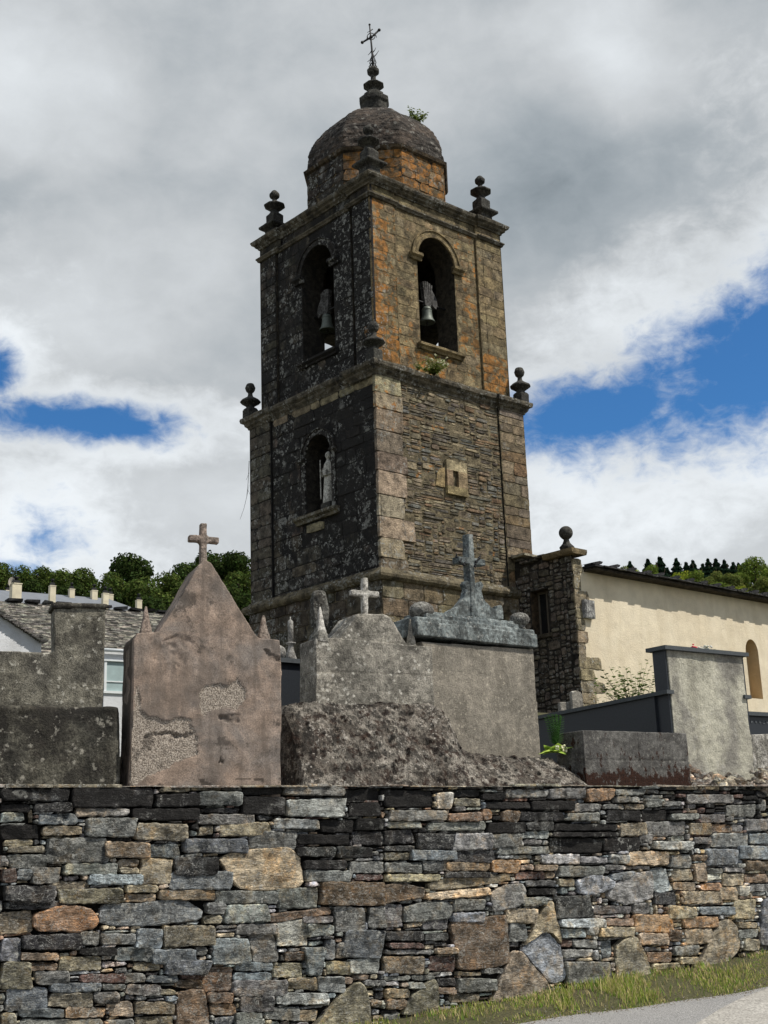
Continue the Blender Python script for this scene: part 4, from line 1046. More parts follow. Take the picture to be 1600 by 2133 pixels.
# ------------------------------------------------------------------ bells, statue
MAT['bronze'] = plain_mat('bell_bronze', (.10, .115, .10), .55, .3, 9, .004, .4, .3)
MAT['yoke'] = concrete_mat('weathered_wood', (.10, .098, .096), (.06, .058, .057), .15, .35, 2.0, .004, streak=.9)
def bell(label, fr_side):
    # hangs in the opening from a headstock of pale weathered beams
    z0 = 17.25
    if fr_side == 'right': ox, oy, rot = 2.90, .27 + .55, 0.0
    else: ox, oy, rot = .27 + .55, 3.08, math.pi / 2
    P = T.w((ox, oy, 0)); th = thing('church_bell', label, 'bell', None, (P[0], P[1], z0), T.rot + rot, 'bells hanging in the belfry arches')
    prof = [(.235, -.02), (.245, 0), (.225, .04), (.19, .10), (.165, .2), (.155, .32), (.15, .42), (.13, .48), (.07, .52), (.0, .53)]
    q = MB(); q.lathe([(.20, .02)] + prof, 0, 0, 0, 24); q.lathe([(.158, .385), (.166, .395), (.158, .405)], 0, 0, 0, 24)
    b = q.build('bell_body', MAT['bronze'], th)
    q = MB(); q.tube([(0, 0, .3), (0, 0, -.02)], .018, .02); q.ball((0, 0, -.04), .04); q.build('clapper', MAT['iron'], b)
    for i in range(5):
        x = -.20 + i * .085; t = 1.0
        q = MB(); q.prism([(x * .55, .52), (x * .55 + .045, .52), (x + .075, 1.28 + .04 * math.sin(i)), (x + .012, 1.28 + .04 * math.sin(i))], -.07, .07); 
        q.build('headstock_beam', MAT['yoke'], th)
    q = MB(); q.prism([(.14, .62), (.36, .5), (.42, .66), (.40, .82), (.20, 1.12)], -.05, .05); q.build('counterweight', MAT['yoke'], th)
    q = MB(); q.tube([(-.95, 0, .62), (.95, 0, .62)], .028, .028); q.build('axle', MAT['iron'], th)
bell('green bronze bell hanging in the sunlit right-hand belfry arch', 'right')
bell('bronze bell hanging in the dark left-hand belfry arch', 'left')

def niche_statue():
    P = T.w((.07 + .33, 2.66, 0)); th = thing('statue', 'pale stone statue of a robed saint standing in the niche of the dark tower face', 'statue', None, (P[0], P[1], 11.3), T.rot - math.pi / 2)
    q = MB(); q.box((-.3, -.2, -.02), (.3, .25, .12)); q.box((-.22, -.16, .12), (.22, .2, .30))
    link('pedestal', voxel(q, .03, lambda P, N: .012 * fbm(P, 8, 3)), MAT['pinnacle'], th)
    q = MB(); sec = [(0, .20, .16), (.15, .20, .155), (.45, .175, .14), (.75, .165, .13), (.95, .185, .14), (1.10, .20, .13), (1.20, .17, .11), (1.26, .08, .075), (1.33, .06, .06)]
    V = []; F = []; n = 20
    for (z, a, b) in sec:
        sh = .035 * math.sin(z * 2.2)
        for k in range(n):
            t = 2 * math.pi * k / n; fold = 1 + (.10 * math.sin(5 * t + z * 1.5) * max(0, 1 - z / 1.1))
            V.append((sh + a * math.cos(t) * fold, b * math.sin(t) * fold, .30 + z))
    for i in range(len(sec) - 1):
        for k in range(n): F.append((i * n + k, i * n + (k + 1) % n, (i + 1) * n + (k + 1) % n, (i + 1) * n + k))
    F += [list(range(n))[::-1], list(range((len(sec) - 1) * n, len(sec) * n))]
    q.add(V, F)
    q.ball((.02, -.01, 1.74), .095, (1, 1.05, 1.3), 16, 10)
    q.tube([(.20, 0, 1.40), (.25, -.05, 1.15), (.10, -.17, 1.12)], .065, .045, 8)       # bent arm holding a book
    q.tube([(-.18, 0, 1.40), (-.24, -.04, 1.16), (-.16, -.16, 1.28)], .065, .045, 8)
    q.box((.0, -.22, 1.08), (.14, -.15, 1.26)); q.tube([(-.17, -.17, .42), (-.17, -.17, 1.62)], .022, .022, 6)
    for k in range(6):
        a = -2.4 + k * .3; q.tube([(.13 * math.cos(a), .11 * math.sin(a), 1.05), (.17 * math.cos(a + .1), .15 * math.sin(a + .1), .35)], .022, .03, 6)
    me = voxel(q, .016, lambda P, N: .005 * fbm(P, 14, 3, 3), 'figure')
    link('figure', me, concrete_mat('pale_stone', (.50, .49, .45), (.36, .35, .32), .3, .12, 2.5, .002, streak=.35), th)
niche_statue()

# ------------------------------------------------------------------ church nave
MAT['nave'] = None
def plaster(name, a, b, stain=(.5, .4, .25)):
    m, g = newmat(name); v = g.vec(); n = g.noise(v, .55, 5, .6, .6); n1 = g.noise(v, 2.3, 6, .65); n2 = g.noise(g.vec((3, 3, .5)), 1.0, 5, .6); n3 = g.noise(v, 30, 4, .6)
    c = g.mix(g.sstep(n, .35, .65), a, b); c = g.mix(1.0, c, g.ramp(n1, [(.3, .90), (.7, 1.08)]), 'MULTIPLY')
    c = g.mix(g.m('MULTIPLY', g.sstep(n2, .50, .66), .25), c, stain)
    g.out(c, .9, g.bump(g.m('ADD', g.m('MULTIPLY', n1, 1.5), n3), .02, .8)); return m
MAT['nave'] = plaster('cream_render', (.72, .64, .49), (.65, .565, .42), (.50, .42, .28))
MAT['niche'] = plaster('ochre_render', (.56, .43, .26), (.48, .36, .21), (.40, .28, .15))
MAT['slate'] = stone_mat('slate', .6, .01, 1.0, 1.0, (.3, .3, .28))

def nave():
    th = thing('church', 'church nave with cream rendered wall, dark stone end wall and slate eaves', 'church', T)
    X0, YN, ZT = 5.2, -2.24, 9.36; XE = 34.0
    ax0, ax1, az0, asp, atp = 13.32, 14.02, 6.08, 7.55, 7.98
    q = MB(); n = 14; c = (ax0 + ax1) / 2; r = (ax1 - ax0) / 2
    arc = [(c + r * math.cos(math.pi * (1 - k / n)), asp + (atp - asp) * math.sin(math.pi * k / n)) for k in range(n + 1)]
    f = lambda u, v, d: (u, YN - d, v)
    V = [f(*p, 0) for p in ((X0 + .02, 3.8), (XE, 3.8), (XE, az0), (X0 + .02, az0), (ax0, az0), (ax1, az0), (ax0, ZT), (ax1, ZT), (X0 + .02, ZT), (XE, ZT))]
    F = [(0, 1, 2, 5, 4, 3), (3, 4, 6, 8), (5, 2, 9, 7)]
    o = len(V); V += [f(x, z, 0) for x, z in arc] + [f(x, ZT, 0) for x, z in arc]; m = n + 1
    F += [(o + k, o + k + 1, o + m + k + 1, o + m + k) for k in range(n)]
    q.add(V, F, srgb(200, 185, 150)); q.add([(XE, YN, 3.8), (XE, 9, 3.8), (XE, 9, ZT), (XE, YN, ZT)], [(0, 1, 2, 3)])
    q.build('wall', MAT['nave'], th)
    q = MB(); loop = [(ax0, az0)] + arc + [(ax1, az0)]; k_ = len(loop)
    V = [f(x, z, 0) for x, z in loop] + [f(x, z, -.42) for x, z in loop]
    q.add(V, [(i, i + k_, i + k_ + 1, i + 1) for i in range(k_ - 1)] + [(0, k_ - 1, 2 * k_ - 1, k_), tuple(range(k_, 2 * k_))]); q.build('blind_window', MAT['niche'], th)
    # dark end wall beside the tower, with a window
    q = MB(); dk = srgb(56, 52, 47); wy0, wy1, wz0, wz1 = -1.22, -.55, 7.62, 8.92
    g_ = lambda y, z: (X0 + .03, y, z)
    for (a, b, c_, d) in ((YN + .02, wy0, 3.8, 9.9), (wy1, .1, 3.8, 9.9), (wy0, wy1, 3.8, wz0), (wy0, wy1, wz1, 9.9)):
        q.add([g_(b, c_), g_(a, c_), g_(a, d), g_(b, d)], [(0, 1, 2, 3)], dk, (0, .5, .4))
    for (a, b) in (((wy0, wz0), (wy0, wz1)), ((wy1, wz0), (wy1, wz1)), ((wy0, wz0), (wy1, wz0)), ((wy0, wz1), (wy1, wz1))):
        q.add([(X0 + .03, a[0], a[1]), (X0 + .03, b[0], b[1]), (X0 + .5, b[0], b[1]), (X0 + .5, a[0], a[1])], [(0, 1, 2, 3)], srgb(84, 70, 54), (0, .2, .1))
    q.build('end_wall_core', MAT['mortar'], th)
    q = MB()
    fx = FX(X0 + .03)
    hole = lambda u, v: wy0 - .02 < u < wy1 + .02 and wz0 - .02 < v < wz1 + .02
    def sz(u, v):
        if rnd.random() < .3: return rnd.uniform(.3, .55), rnd.uniform(.16, .32)
        return rnd.uniform(.14, .4), rnd.uniform(.07, .17)
    for (a, b, c_, d) in pack(YN + .0, 0.0, 4.4, 9.72, .03, sz, hole):
        w, h = c_ - a, d - b
        if w < .05 or h < .04: continue
        k = min(w, h) * .14; lo = max(0, (8.2 - b) / 3)
        stone(q, [(a + .006 + rnd.uniform(0, k), b + .006 + rnd.uniform(0, k)), (c_ - .006 - rnd.uniform(0, k), b + .006 + rnd.uniform(0, k)), (c_ - .006 - rnd.uniform(0, k), d - .006 - rnd.uniform(0, k)), (a + .006 + rnd.uniform(0, k), d - .006 - rnd.uniform(0, k))],
              fx, rnd.uniform(.01, .045), vary(srgb(100, 92, 82), .4), (.05, .36, .6 + .4 * min(lo, 1)), back=.02, bevel=.014, jit=.004, rough=.009, step=.15, nmax=14, nmin=8, corner=.025, rings=1, tilt=.03)
    q.build('end_wall_stones', MAT['tower'], th)
    # quoins turning the corner, jagged into the render
    q = MB(); z = 9.62
    ws = [.42, .28, .62, .28, .36, .44, .34, .92, .62, 1.02, .58, .90, .66, .74]
    hs = [.42, .50, .52, .30, .34, .36, .34, .36, .34, .34, .30, .36, .4, .4]
    for w, h in zip(ws, hs):
        if z < 4.6: break
        cc = vary(desat(srgb(140, 128, 102), .9), .12)
        stone(q, [(X0 - .0, z - h + .008), (X0 + w, z - h + .01 + rnd.uniform(0, .05)), (X0 + w - rnd.uniform(0, .06), z - .012), (X0 - .0, z - .008)], FY(YN), .022 + rnd.uniform(0, .01), cc, (.2, .2, .5), back=.04, bevel=.010, jit=.012, rough=.008, step=.10, nmax=24, nmin=8, corner=.03, rings=1); z -= h
    q.build('quoins', MAT['tower'], th)
    q = MB(); q.box((X0 + .03, YN + .0, 4.4), (X0 + .3, YN + .04, 9.6), srgb(120, 110, 88)); q.build('corner_core', MAT['mortar'], th)
    # window frame and glass
    q = MB(); xx = X0 + .34
    for (a, b, c_, d) in ((wy0, wy1, wz1 - .06, wz1), (wy0, wy1, wz0, wz0 + .06), (wy0, wy0 + .06, wz0 + .06, wz1 - .06), (wy1 - .06, wy1, wz0 + .06, wz1 - .06), (-.92, -.86, wz0 + .06, wz1 - .06)):
        q.box((xx, a, c_), (xx + .05, b, d), srgb(96, 88, 76))
    wf = q.build('window', plain_mat('window_wood', (.10, .085, .065), .7), th)
    q = MB(); q.box((xx + .02, wy0 + .01, wz0 + .01), (xx + .03, wy1 - .01, wz1 - .01)); q.build('pane', plain_mat('old_glass', (.012, .013, .014), .25, .2, 3, 0, .5), wf)
    q = MB(); q.box((X0 - .05, wy0 - .12, wz0 - .10), (X0 + .4, wy1 + .1, wz0 - .005), srgb(74, 68, 58), (0, .4, .4), .008); q.build('window_sill', MAT['tower'], th)
    # capping of the end wall: cornice slab at the corner, rough slates sloping to the tower
    q = MB()
    q.prism([(X0 - .16, 9.70), (X0 + .42, 9.70), (X0 + .46, 9.78), (X0 + .46, 9.86), (X0 - .20, 9.86), (X0 - .20, 9.78)], YN - .18, YN + .95, srgb(118, 104, 78), (.2, .2, .3))
    q.build('corner_cornice', MAT['tower'], th)
    q = MB()
    for i in range(9):
        y = YN + .9 + i * .19; z = 9.74 + .10 * math.cos(i * .9) + (i * .035)
        q.box((X0 - .14 + rnd.uniform(-.04, .04), y, z), (X0 + .7, y + .25, z + .045), vary(srgb(84, 80, 72), .2), (.1, .3, .4), .012)
    q.box((X0 - .2, -.62, 9.98), (X0 + .5, -.1, 10.06), srgb(150, 144, 126), (0, 0, .4), .02)
    q.build('coping_slates', MAT['slate'], th)
    # ball finial
    q = MB(); q.lathe([(.26, 0), (.26, .10), (.20, .13), (.235, .22), (.12, .34), (.08, .45), (.12, .50)], X0 + .42, YN + .52, 9.85, 4, math.pi / 4)
    q.ball((X0 + .42, YN + .52, 10.50), .205, (1, 1, 1), 20, 12)
    link('ball_finial', voxel(q, .022, lambda P, N: .006 * fbm(P, 9, 3)), MAT['pinnacle'], th)
    # roof
    q = MB(); q.add([(X0 + .45, YN - .42, 9.34), (XE, YN - .42, 9.34), (XE, 3.6, 9.75), (X0 + .45, 3.6, 9.75)], [(0, 1, 2, 3), (3, 2, 1, 0)], srgb(60, 60, 62))
    q.box((X0 + .46, YN - .40, 9.26), (XE, YN + .02, 9.325), srgb(58, 52, 44), (0, .2, 0))
    q.build('roof', MAT['slate'], th)
    q = MB(); x = X0 + .42; i = 0
    while x < XE:
        w = rnd.uniform(.28, .42)
        q.box((x, YN - .50 + rnd.uniform(-.03, .03), 9.345 + rnd.uniform(-.008, .008)), (x + w - .006, YN + .5, 9.375 + rnd.uniform(0, .01)), vary(srgb(52, 52, 52), .25), (.05, .4, .3), .006)
        q.box((x + .05, YN - .44 + rnd.uniform(-.03, .03), 9.385), (x + w + .03, YN + .6, 9.41), vary(srgb(46, 46, 48), .25), (.05, .4, .3), .006)
        if i % 2 == 0:     # a lifted slate end every second course
            zz = 9.43; q.add([(x + .02, YN - .40, zz), (x + .36, YN - .40, zz + .035), (x + .42, YN - .34, zz + .10), (x + .36, YN + .1, zz + .12), (x + .02, YN + .1, zz + .03)], [(0, 1, 2, 3, 4), (4, 3, 2, 1, 0)], srgb(40, 40, 42))
            q.prism([(x + .02, zz - .03), (x + .38, zz + .02), (x + .44, zz + .09), (x + .30, zz + .10), (x + .02, zz + .03)], YN - .40, YN - .05, srgb(42, 42, 44), (0, .3, .2))
        x += w; i += 1
    q.build('eaves_slates', MAT['slate'], th)
    # weathered grey lamp box on the quoins
    q = MB(); q.box((5.45, YN - .14, 7.90), (5.86, YN - .02, 8.42), (.2, .2, .19)); 
    q.box((5.48, YN - .155, 7.93), (5.83, YN - .14, 8.39)); q.build('meter_box', concrete_mat('weathered_box', (.34, .34, .33), (.20, .20, .20), .3, .35, 2.0, .003), th)
nave()
#PART5

# ------------------------------------------------------------------ graves behind the wall
def rough(a=.004, b=.006, fa=22, fb=5, seed=1): return lambda P, N: a * fbm(P, fa, 3, seed) + b * fbm(P, fb, 3, seed + 5)
def outl(fr, pts, y=0): return [tuple(fr.Y(px, py, y)[[0, 2]]) for px, py in pts]
def frame_at(px, py, wy, rot): return Frame(W.w(W.Y(px, py, wy)), rot)

MAT['grave_grey'] = concrete_mat('grave_concrete', (.18, .168, .135), (.115, .108, .09), .65, .5, 1.5, .004, (.46, .44, .38), 0, .35, 9, mott=.7, patch=6)
MAT['grave_dark'] = concrete_mat('dark_concrete', (.10, .094, .075), (.045, .043, .036), .5, .7, 1.1, .004, (.36, .34, .29), .1, .7, 11, mott=.6, patch=8)
MAT['grave_pale'] = concrete_mat('pale_concrete', (.30, .28, .24), (.17, .16, .138), 1.0, .45, 1.7, .004, (.50, .48, .43), 0, .3, 9, mott=.55, patch=3.4)
MAT['blue_stone'] = concrete_mat('blue_grey_stone', (.19, .215, .215), (.10, .118, .122), .35, .45, 2.6, .003, (.45, .45, .42), 0, .55, 9)
MAT['white_stone'] = concrete_mat('lichen_white_stone', (.52, .50, .46), (.25, .24, .21), .6, .35, 4, .004, (.58, .56, .50))
MAT['render_slab'] = concrete_mat('grey_render', (.43, .415, .34), (.22, .21, .185), .25, .0, .85, .004, (.45, .44, .40), 0, .45, 9, mott=.22, patch=4, grain=.35)
MAT['granite'] = plain_mat('black_granite', (.022, .026, .033), .42, .25, 60, 0, .35)
MAT['granite_edge'] = plain_mat('granite_coping', (.06, .068, .074), .6, .25, 40, .001, .3)
MAT['moss'] = concrete_mat('moss_crust', (.22, .20, .172), (.10, .086, .072), .75, .75, 1.5, .006, (.40, .37, .33), .9, .1, 16, 1.6, patch=5)
MAT['planter'] = concrete_mat('block_concrete', (.13, .126, .118), (.085, .082, .078), .25, .35, 2.0, .003, (.35, .34, .30), 0, .3, 9, 1.0, (2.2, 2.46), mott=.6)

m, g = newmat('pink_roughcast'); v = g.vec()
n0 = g.noise(v, 2.1, 6, .65, .6); n1 = g.noise(v, 7, 6, .66); n2 = g.noise(v, 90, 3, .7); pb = g.noise(v, 150, 3, .7); pc_ = g.noise(v, 95, 3, .7)
c = g.mix(g.sstep(n0, .35, .65), (.30, .228, .18), (.21, .182, .162)); c = g.mix(1.0, c, g.ramp(n1, [(.34, .6), (.66, 1.35)]), 'MULTIPLY'); c = g.mix(.8, c, g.mix(1.0, c, g.ramp(n2, [(.3, .5), (.7, 1.5)]), 'MULTIPLY'))
st = g.noise(g.vec((5, 5, .7)), 1.3, 5, .6); c = g.mix(g.m('MULTIPLY', g.sstep(st, .48, .62), .55), c, (.12, .10, .085))
pl = g.sep(g.attr('Peel', 'Vector'))
pe = g.mix(g.sstep(pc_, .42, .60), (.17, .14, .115), (.52, .455, .385)); pe = g.mix(.6, pe, g.mix(1.0, pe, g.ramp(n2, [(.3, .5), (.7, 1.5)]), 'MULTIPLY'))
c = g.mix(pl[0], c, pe); c = g.mix(pl[1], c, (.045, .036, .03))
nd = g.noise(v, 3.4, 8, .75); c = g.mix(g.m('MULTIPLY', g.sstep(nd, .57, .62), .65), c, (.05, .042, .036))
h = g.m('ADD', g.m('MULTIPLY', pb, .5), g.m('ADD', n1, g.m('MULTIPLY', g.m('MULTIPLY', pc_, pl[0]), 1.6)))
g.out(c, .95, g.bump(h, .010, .9)); MAT['pink'] = m

def flatbox(fr, pts, y0, y1):
    q = MB(); q.prism(outl(fr, pts, 0), y0, y1); return q

def cross_part(name, fr, th, v0, v1, ah, y, w, t, mat, lean=0, vox=.012, ends=None):
    """latin cross from photo pixels: v0 foot, v1 head, ah the two arm tips"""
    a = fr.Y(*v0, y); b = fr.Y(*v1, y); l = fr.Y(*ah[0], y); r = fr.Y(*ah[1], y); q = MB()
    def bar(p, s_, w):
        d = np.array([s_[0] - p[0], s_[2] - p[2]]); d = d / np.linalg.norm(d); n_ = np.array([-d[1], d[0]]) * w / 2
        q.prism([(p[0] + n_[0], p[2] + n_[1]), (p[0] - n_[0], p[2] - n_[1]), (s_[0] - n_[0], s_[2] - n_[1]), (s_[0] + n_[0], s_[2] + n_[1])], y - t / 2, y + t / 2)
    bar(a, b, w); bar(l, r, w * .98)
    link(name, voxel(q, vox, rough(.003, .003, 30, 9)), mat, th)

def spike(name, fr, th, base, apex, halfw, y, mat, n=4):
    a = fr.Y(*base, y); b = fr.Y(*apex, y); q = MB()
    q.lathe([(halfw * 2.0, a[2] - .04), (halfw * 1.9, a[2]), (halfw * 1.15, a[2] + (b[2] - a[2]) * .42), (.016, b[2])], (a[0] + b[0]) / 2, y, 0, n, math.pi / 4)
    link(name, voxel(q, .014, rough(.004, .004, 25, 9)), mat, th)

def pink_tomb():
    fr = frame_at(275, 1635, .25, 22)
    th = thing('tomb', 'pinkish roughcast gabled tomb with peeling plaster and a small stone cross on its peak', 'tomb', fr)
    ol = outl(fr, [(268, 1665), (275, 1500), (279, 1332), (286, 1319), (330, 1316), (346, 1291), (380, 1237), (412, 1179), (427, 1165), (440, 1172), (470, 1220), (508, 1284), (538, 1328), (583, 1333), (587, 1400), (585, 1665)])
    q = MB(); q.prism(ol, 0, .46)
    peel = [outl(fr, p) for p in ([(414, 1448), (430, 1426), (470, 1428), (480, 1424), (497, 1408), (503, 1425), (513, 1432), (512, 1458), (495, 1480), (478, 1474), (440, 1483), (425, 1492), (415, 1470)],
            [(284, 1425), (296, 1470), (305, 1492), (345, 1500), (372, 1494), (400, 1493), (404, 1520), (416, 1540), (412, 1572), (380, 1583), (345, 1600), (310, 1618), (262, 1650)])]
    broke = [outl(fr, p) for p in ([(332, 1345), (356, 1322), (382, 1318), (402, 1338), (396, 1352), (388, 1372), (380, 1394), (366, 1382), (330, 1378), (322, 1372)],
            [(300, 1529), (400, 1527), (402, 1534), (300, 1536)], [(452, 1492), (500, 1488), (498, 1506), (470, 1500)], [(455, 1568), (466, 1590), (462, 1600)], [(548, 1352), (583, 1368), (583, 1380), (556, 1372)])]
    store = {}
    def fn(P, N):
        d = .007 * fbm(P, 5, 3, 2) + .002 * fbm(P, 26, 3, 4)
        J = fbm(P, 11, 4, 21, .7) * .040; J2 = fbm(P, 11, 4, 33, .7) * .040
        pe = np.zeros(len(P)); br = np.zeros(len(P))
        for i in np.where((N[:, 1] < -.4) & (P[:, 1] < .05))[0]:
            x, z = P[i, 0] + J[i], P[i, 2] + J2[i]
            for p in peel:
                if pointin(x, z, p): pe[i] = 1
            for j_, p in enumerate(broke):
                if pointin(x, z, p): br[i] = 1 if j_ else .45
        d -= .011 * np.maximum(pe, 0) ; d -= br * (.004 + .045 * np.abs(fbm(P, 12, 3, 8)))
        d += pe * .004 * fbm(P, 45, 2, 9)
        # dark crust at the foot; left side darkened in colour for its shade
        dk = ((P[:, 2] < 2.27) & (fbm(P, 14, 3, 5) > .25)) | ((P[:, 1] > .06) & (P[:, 0] < .03) & (fbm(P, 4, 4, 6) > -.25))
        store['a'] = (pe, np.maximum(dk * .8, np.where(br > .5, br * .35, 0))); return d
    me = voxel(q, .0105, fn, 'tomb_body')
    a = me.attributes.new('Peel', 'FLOAT_COLOR', 'POINT'); n = len(me.vertices); c = np.zeros((n, 4), np.float32); c[:, 0], c[:, 1] = store['a']; c[:, 3] = 1; a.data.foreach_set('color', c.ravel())
    link('tomb_body', me, MAT['pink'], th)
    pk = concrete_mat('pink_cast_stone', (.32, .255, .215), (.24, .20, .17), .2, .1, 5, .004, (.45, .40, .35), 0, .2)
    cross_part('cross', fr, th, (423, 1175), (423, 1091), ((392, 1122), (455, 1127)), .18, .058, .075, pk)
    spike('spike', fr, th, (304, 1318), (303, 1262), .038, .34, pk); spike('spike', fr, th, (549, 1330), (548, 1281), .038, .34, pk)
pink_tomb()

def left_block():
    fr = frame_at(0, 1640, .62, 20)
    th = thing('tomb', 'grey lichen-spotted concrete tomb wall with a square upright pillar at the far left', 'tomb', fr)
    q = MB(); q.prism(outl(fr, [(-170, 1351), (112, 1359), (112, 1266), (221, 1266), (215, 1480), (-170, 1480)]), 0, .26)
    link('tomb_body', voxel(q, .016, rough(.003, .005, 25, 5, 3)), MAT['grave_grey'], th)
    q = MB(); q.prism(outl(fr, [(107, 1255), (224, 1258), (223, 1268), (107, 1266)]), -.02, .28); link('pillar_cap', voxel(q, .012, rough(.004, .004, 25, 6, 5)), MAT['grave_dark'], th)
    q = MB(); q.prism(outl(fr, [(-170, 1470), (246, 1474), (249, 1665), (-170, 1665)]), -.07, .5)
    link('plinth', voxel(q, .018, lambda P, N: .004 * fbm(P, 20, 3, 1) + .008 * fbm(P, 4, 3, 2) + .012 * (P[:, 2] > P[:, 2].max() - .05) * fbm(P, 12, 2, 3)), MAT['grave_dark'], th)
left_block()

def middle_tomb():
    fr = frame_at(905, 1470, .55, 30)
    th = thing('tomb', 'lichen-blotched grey concrete tomb with a rough gable carrying a small white cross', 'tomb', fr)
    q = MB(); q.prism(outl(fr, [(658, 1329), (700, 1328), (900, 1347), (907, 1500), (658, 1500)]), 0, .34)
    z1 = fr.Y(780, 1403)[2]; z2 = fr.Y(780, 1441)[2]
    link('tomb_body', voxel(q, .012, lambda P, N: .002 * fbm(P, 25, 3) + .004 * fbm(P, 5, 3) - .006 * (np.abs(P[:, 2] - z1 - .01 * (P[:, 0] + .6)) < .007) - .004 * (np.abs(P[:, 2] - z2) < .006)), MAT['grave_pale'], th)
    q = MB(); q.prism(outl(fr, [(704, 1336), (748, 1277), (804, 1278), (816, 1285), (852, 1344)]), .015, .42)
    link('gable', voxel(q, .014, lambda P, N: .005 * fbm(P, 22, 3) + .012 * fbm(P * np.array([1, 3, 1]), 6, 3) * (N[:, 0] < -.3)), MAT['grave_pale'], th)
    cross_part('cross', fr, th, (759, 1284), (759, 1204), ((729, 1235), (788, 1239)), .12, .058, .06, MAT['white_stone'])
    spike('spike', fr, th, (668, 1330), (666, 1264), .042, .05, MAT['white_stone']); spike('spike', fr, th, (858, 1344), (853, 1289), .030, .2, MAT['grave_pale'])
middle_tomb()

def right_tomb():
    fr = frame_at(1120, 1570, .9, 40)
    th = thing('tomb', 'tall grey tomb with blue-grey moulded top, two stone balls, scrolled crest and tall cross', 'tomb', fr)
    q = MB(); q.prism(outl(fr, [(878, 1336), (1110, 1352), (1118, 1450), (1130, 1600), (905, 1600), (895, 1470)]), 0, .42)
    link('tomb_body', voxel(q, .014, rough(.003, .006, 22, 4, 8)), MAT['render_mid'], th)
    L = fr.Y(868, 1330)[0]; Rr = fr.Y(1112, 1350)[0]; zt = fr.Y(1110, 1313)[2]; zb = fr.Y(1110, 1350)[2]
    q = MB(); n_ = 1
    for (o, a, b) in ((.045, zb, zb + (zt - zb) * .72), (.030, zb + (zt - zb) * .72, zt)): q.box((L - o + .02, -o, a), (Rr + o - .03, .5, b + .001))
    q.box((L + .16, .02, zt - .01), (Rr - .18, .44, zt + .055)); q.box((L + .19, .05, zt + .05), (Rr - .22, .40, zt + .085))
    link('moulding', voxel(q, .011, rough(.003, .004, 25, 6, 8)), MAT['blue_stone'], th)
    for (px, py, r) in ((878, 1273, .128), (1082, 1291, .108)):
        c = fr.Y(px, py, .14); q = MB(); q.ball((c[0], .14, c[2]), r, (1, 1, .74), 24, 14); q.lathe([(r * .62, c[2] - r * .74 - .03), (r * .5, c[2] - r * .6)], c[0], .14, 0, 16)
        link('stone_ball', voxel(q, .010, rough(.002, .003, 25, 8, 3)), MAT['ball'], th)
    q = MB(); q.prism(outl(fr, [(924, 1288), (930, 1274), (948, 1264), (962, 1246), (967, 1228), (962, 1218), (967, 1210), (976, 1214), (984, 1220), (990, 1214), (998, 1212), (1003, 1220), (998, 1231), (1003, 1250), (1018, 1266), (1030, 1271), (1031, 1263), (1039, 1261), (1043, 1270), (1044, 1292)], .18), .14, .22)
    link('crest', voxel(q, .009, rough(.002, .002, 30, 8, 2)), MAT['blue_stone'], th)
    cross_part('cross', fr, th, (981, 1290), (974, 1114), ((949, 1167), (1005, 1174)), .18, .072, .10, MAT['blue_stone'], vox=.01)
    for (px, py) in ((951, 1160), (958, 1170), (998, 1163), (992, 1170), (966, 1176), (990, 1180)):
        q = MB()
        c = fr.Y(px, py, .12); q.tube([(c[0], .12, c[2]), (c[0] + rnd.uniform(-.02, .02), .10, c[2] + .035)], .012, .004, 5); q.ball((c[0], .12, c[2]), .016, n=7, m=5)
        q.build('iron_ornament', MAT['iron'], th)
MAT['render_mid'] = concrete_mat('grey_render_worn', (.26, .235, .195), (.20, .182, .152), .5, .10, 1.4, .004, (.42, .38, .31), 0, .3, 12, mott=.3, patch=11, grain=.5)
MAT['ball'] = concrete_mat('ball_stone', (.22, .215, .195), (.12, .115, .105), .75, .5, 5, .003, (.50, .49, .45), 0, .2)
right_tomb()

def mound():
    th = thing('tomb_mound', 'mossy crumbling mound of old mortar and red-brown moss below the middle tombs', 'mound', W)
    xs = [583, 590, 600, 640, 700, 760, 830, 890, 915, 935, 955, 985, 1060, 1140, 1185, 1215, 1232]; ys = [1640, 1490, 1470, 1466, 1465, 1465, 1467, 1468, 1482, 1520, 1558, 1572, 1574, 1584, 1606, 1628, 1640]
    pts = [W.Y(x, y, .42) for x, y in zip(xs, ys)]; S = [p[0] for p in pts]; Z = [p[2] for p in pts]
    nx, ny = 330, 90; P = []
    for j in range(ny):
        t = j / (ny - 1); y = .0 + t * 1.0
        for i in range(nx):
            s_ = S[0] + (S[-1] - S[0]) * i / (nx - 1); zt = float(np.interp(s_, S, Z)); k = min(1, (t + .02) / .40) ** .8
            P.append((s_, y, 2.12 + max(0, zt - 2.12) * k))
    P = np.array(P); d = .045 * fbm(P * np.array([1, 1, .6]), 4.5, 4, 3) + .022 * fbm(P, 17, 4, 8, .6); clump = np.maximum(0, fbm(P, 16, 3, 12) - .10) * .07
    P[:, 1] -= d * .8 + clump; P[:, 2] += (d * .6 + clump * .4) * np.clip((P[:, 2] - 2.15) / .2, .25, 1)
    F = [(j * nx + i, j * nx + i + 1, (j + 1) * nx + i + 1, (j + 1) * nx + i) for j in range(ny - 1) for i in range(nx - 1)]
    q = MB(); q.add([tuple(p) for p in P], F, smooth=False); o = q.build('crust', MAT['moss'], th)
mound()

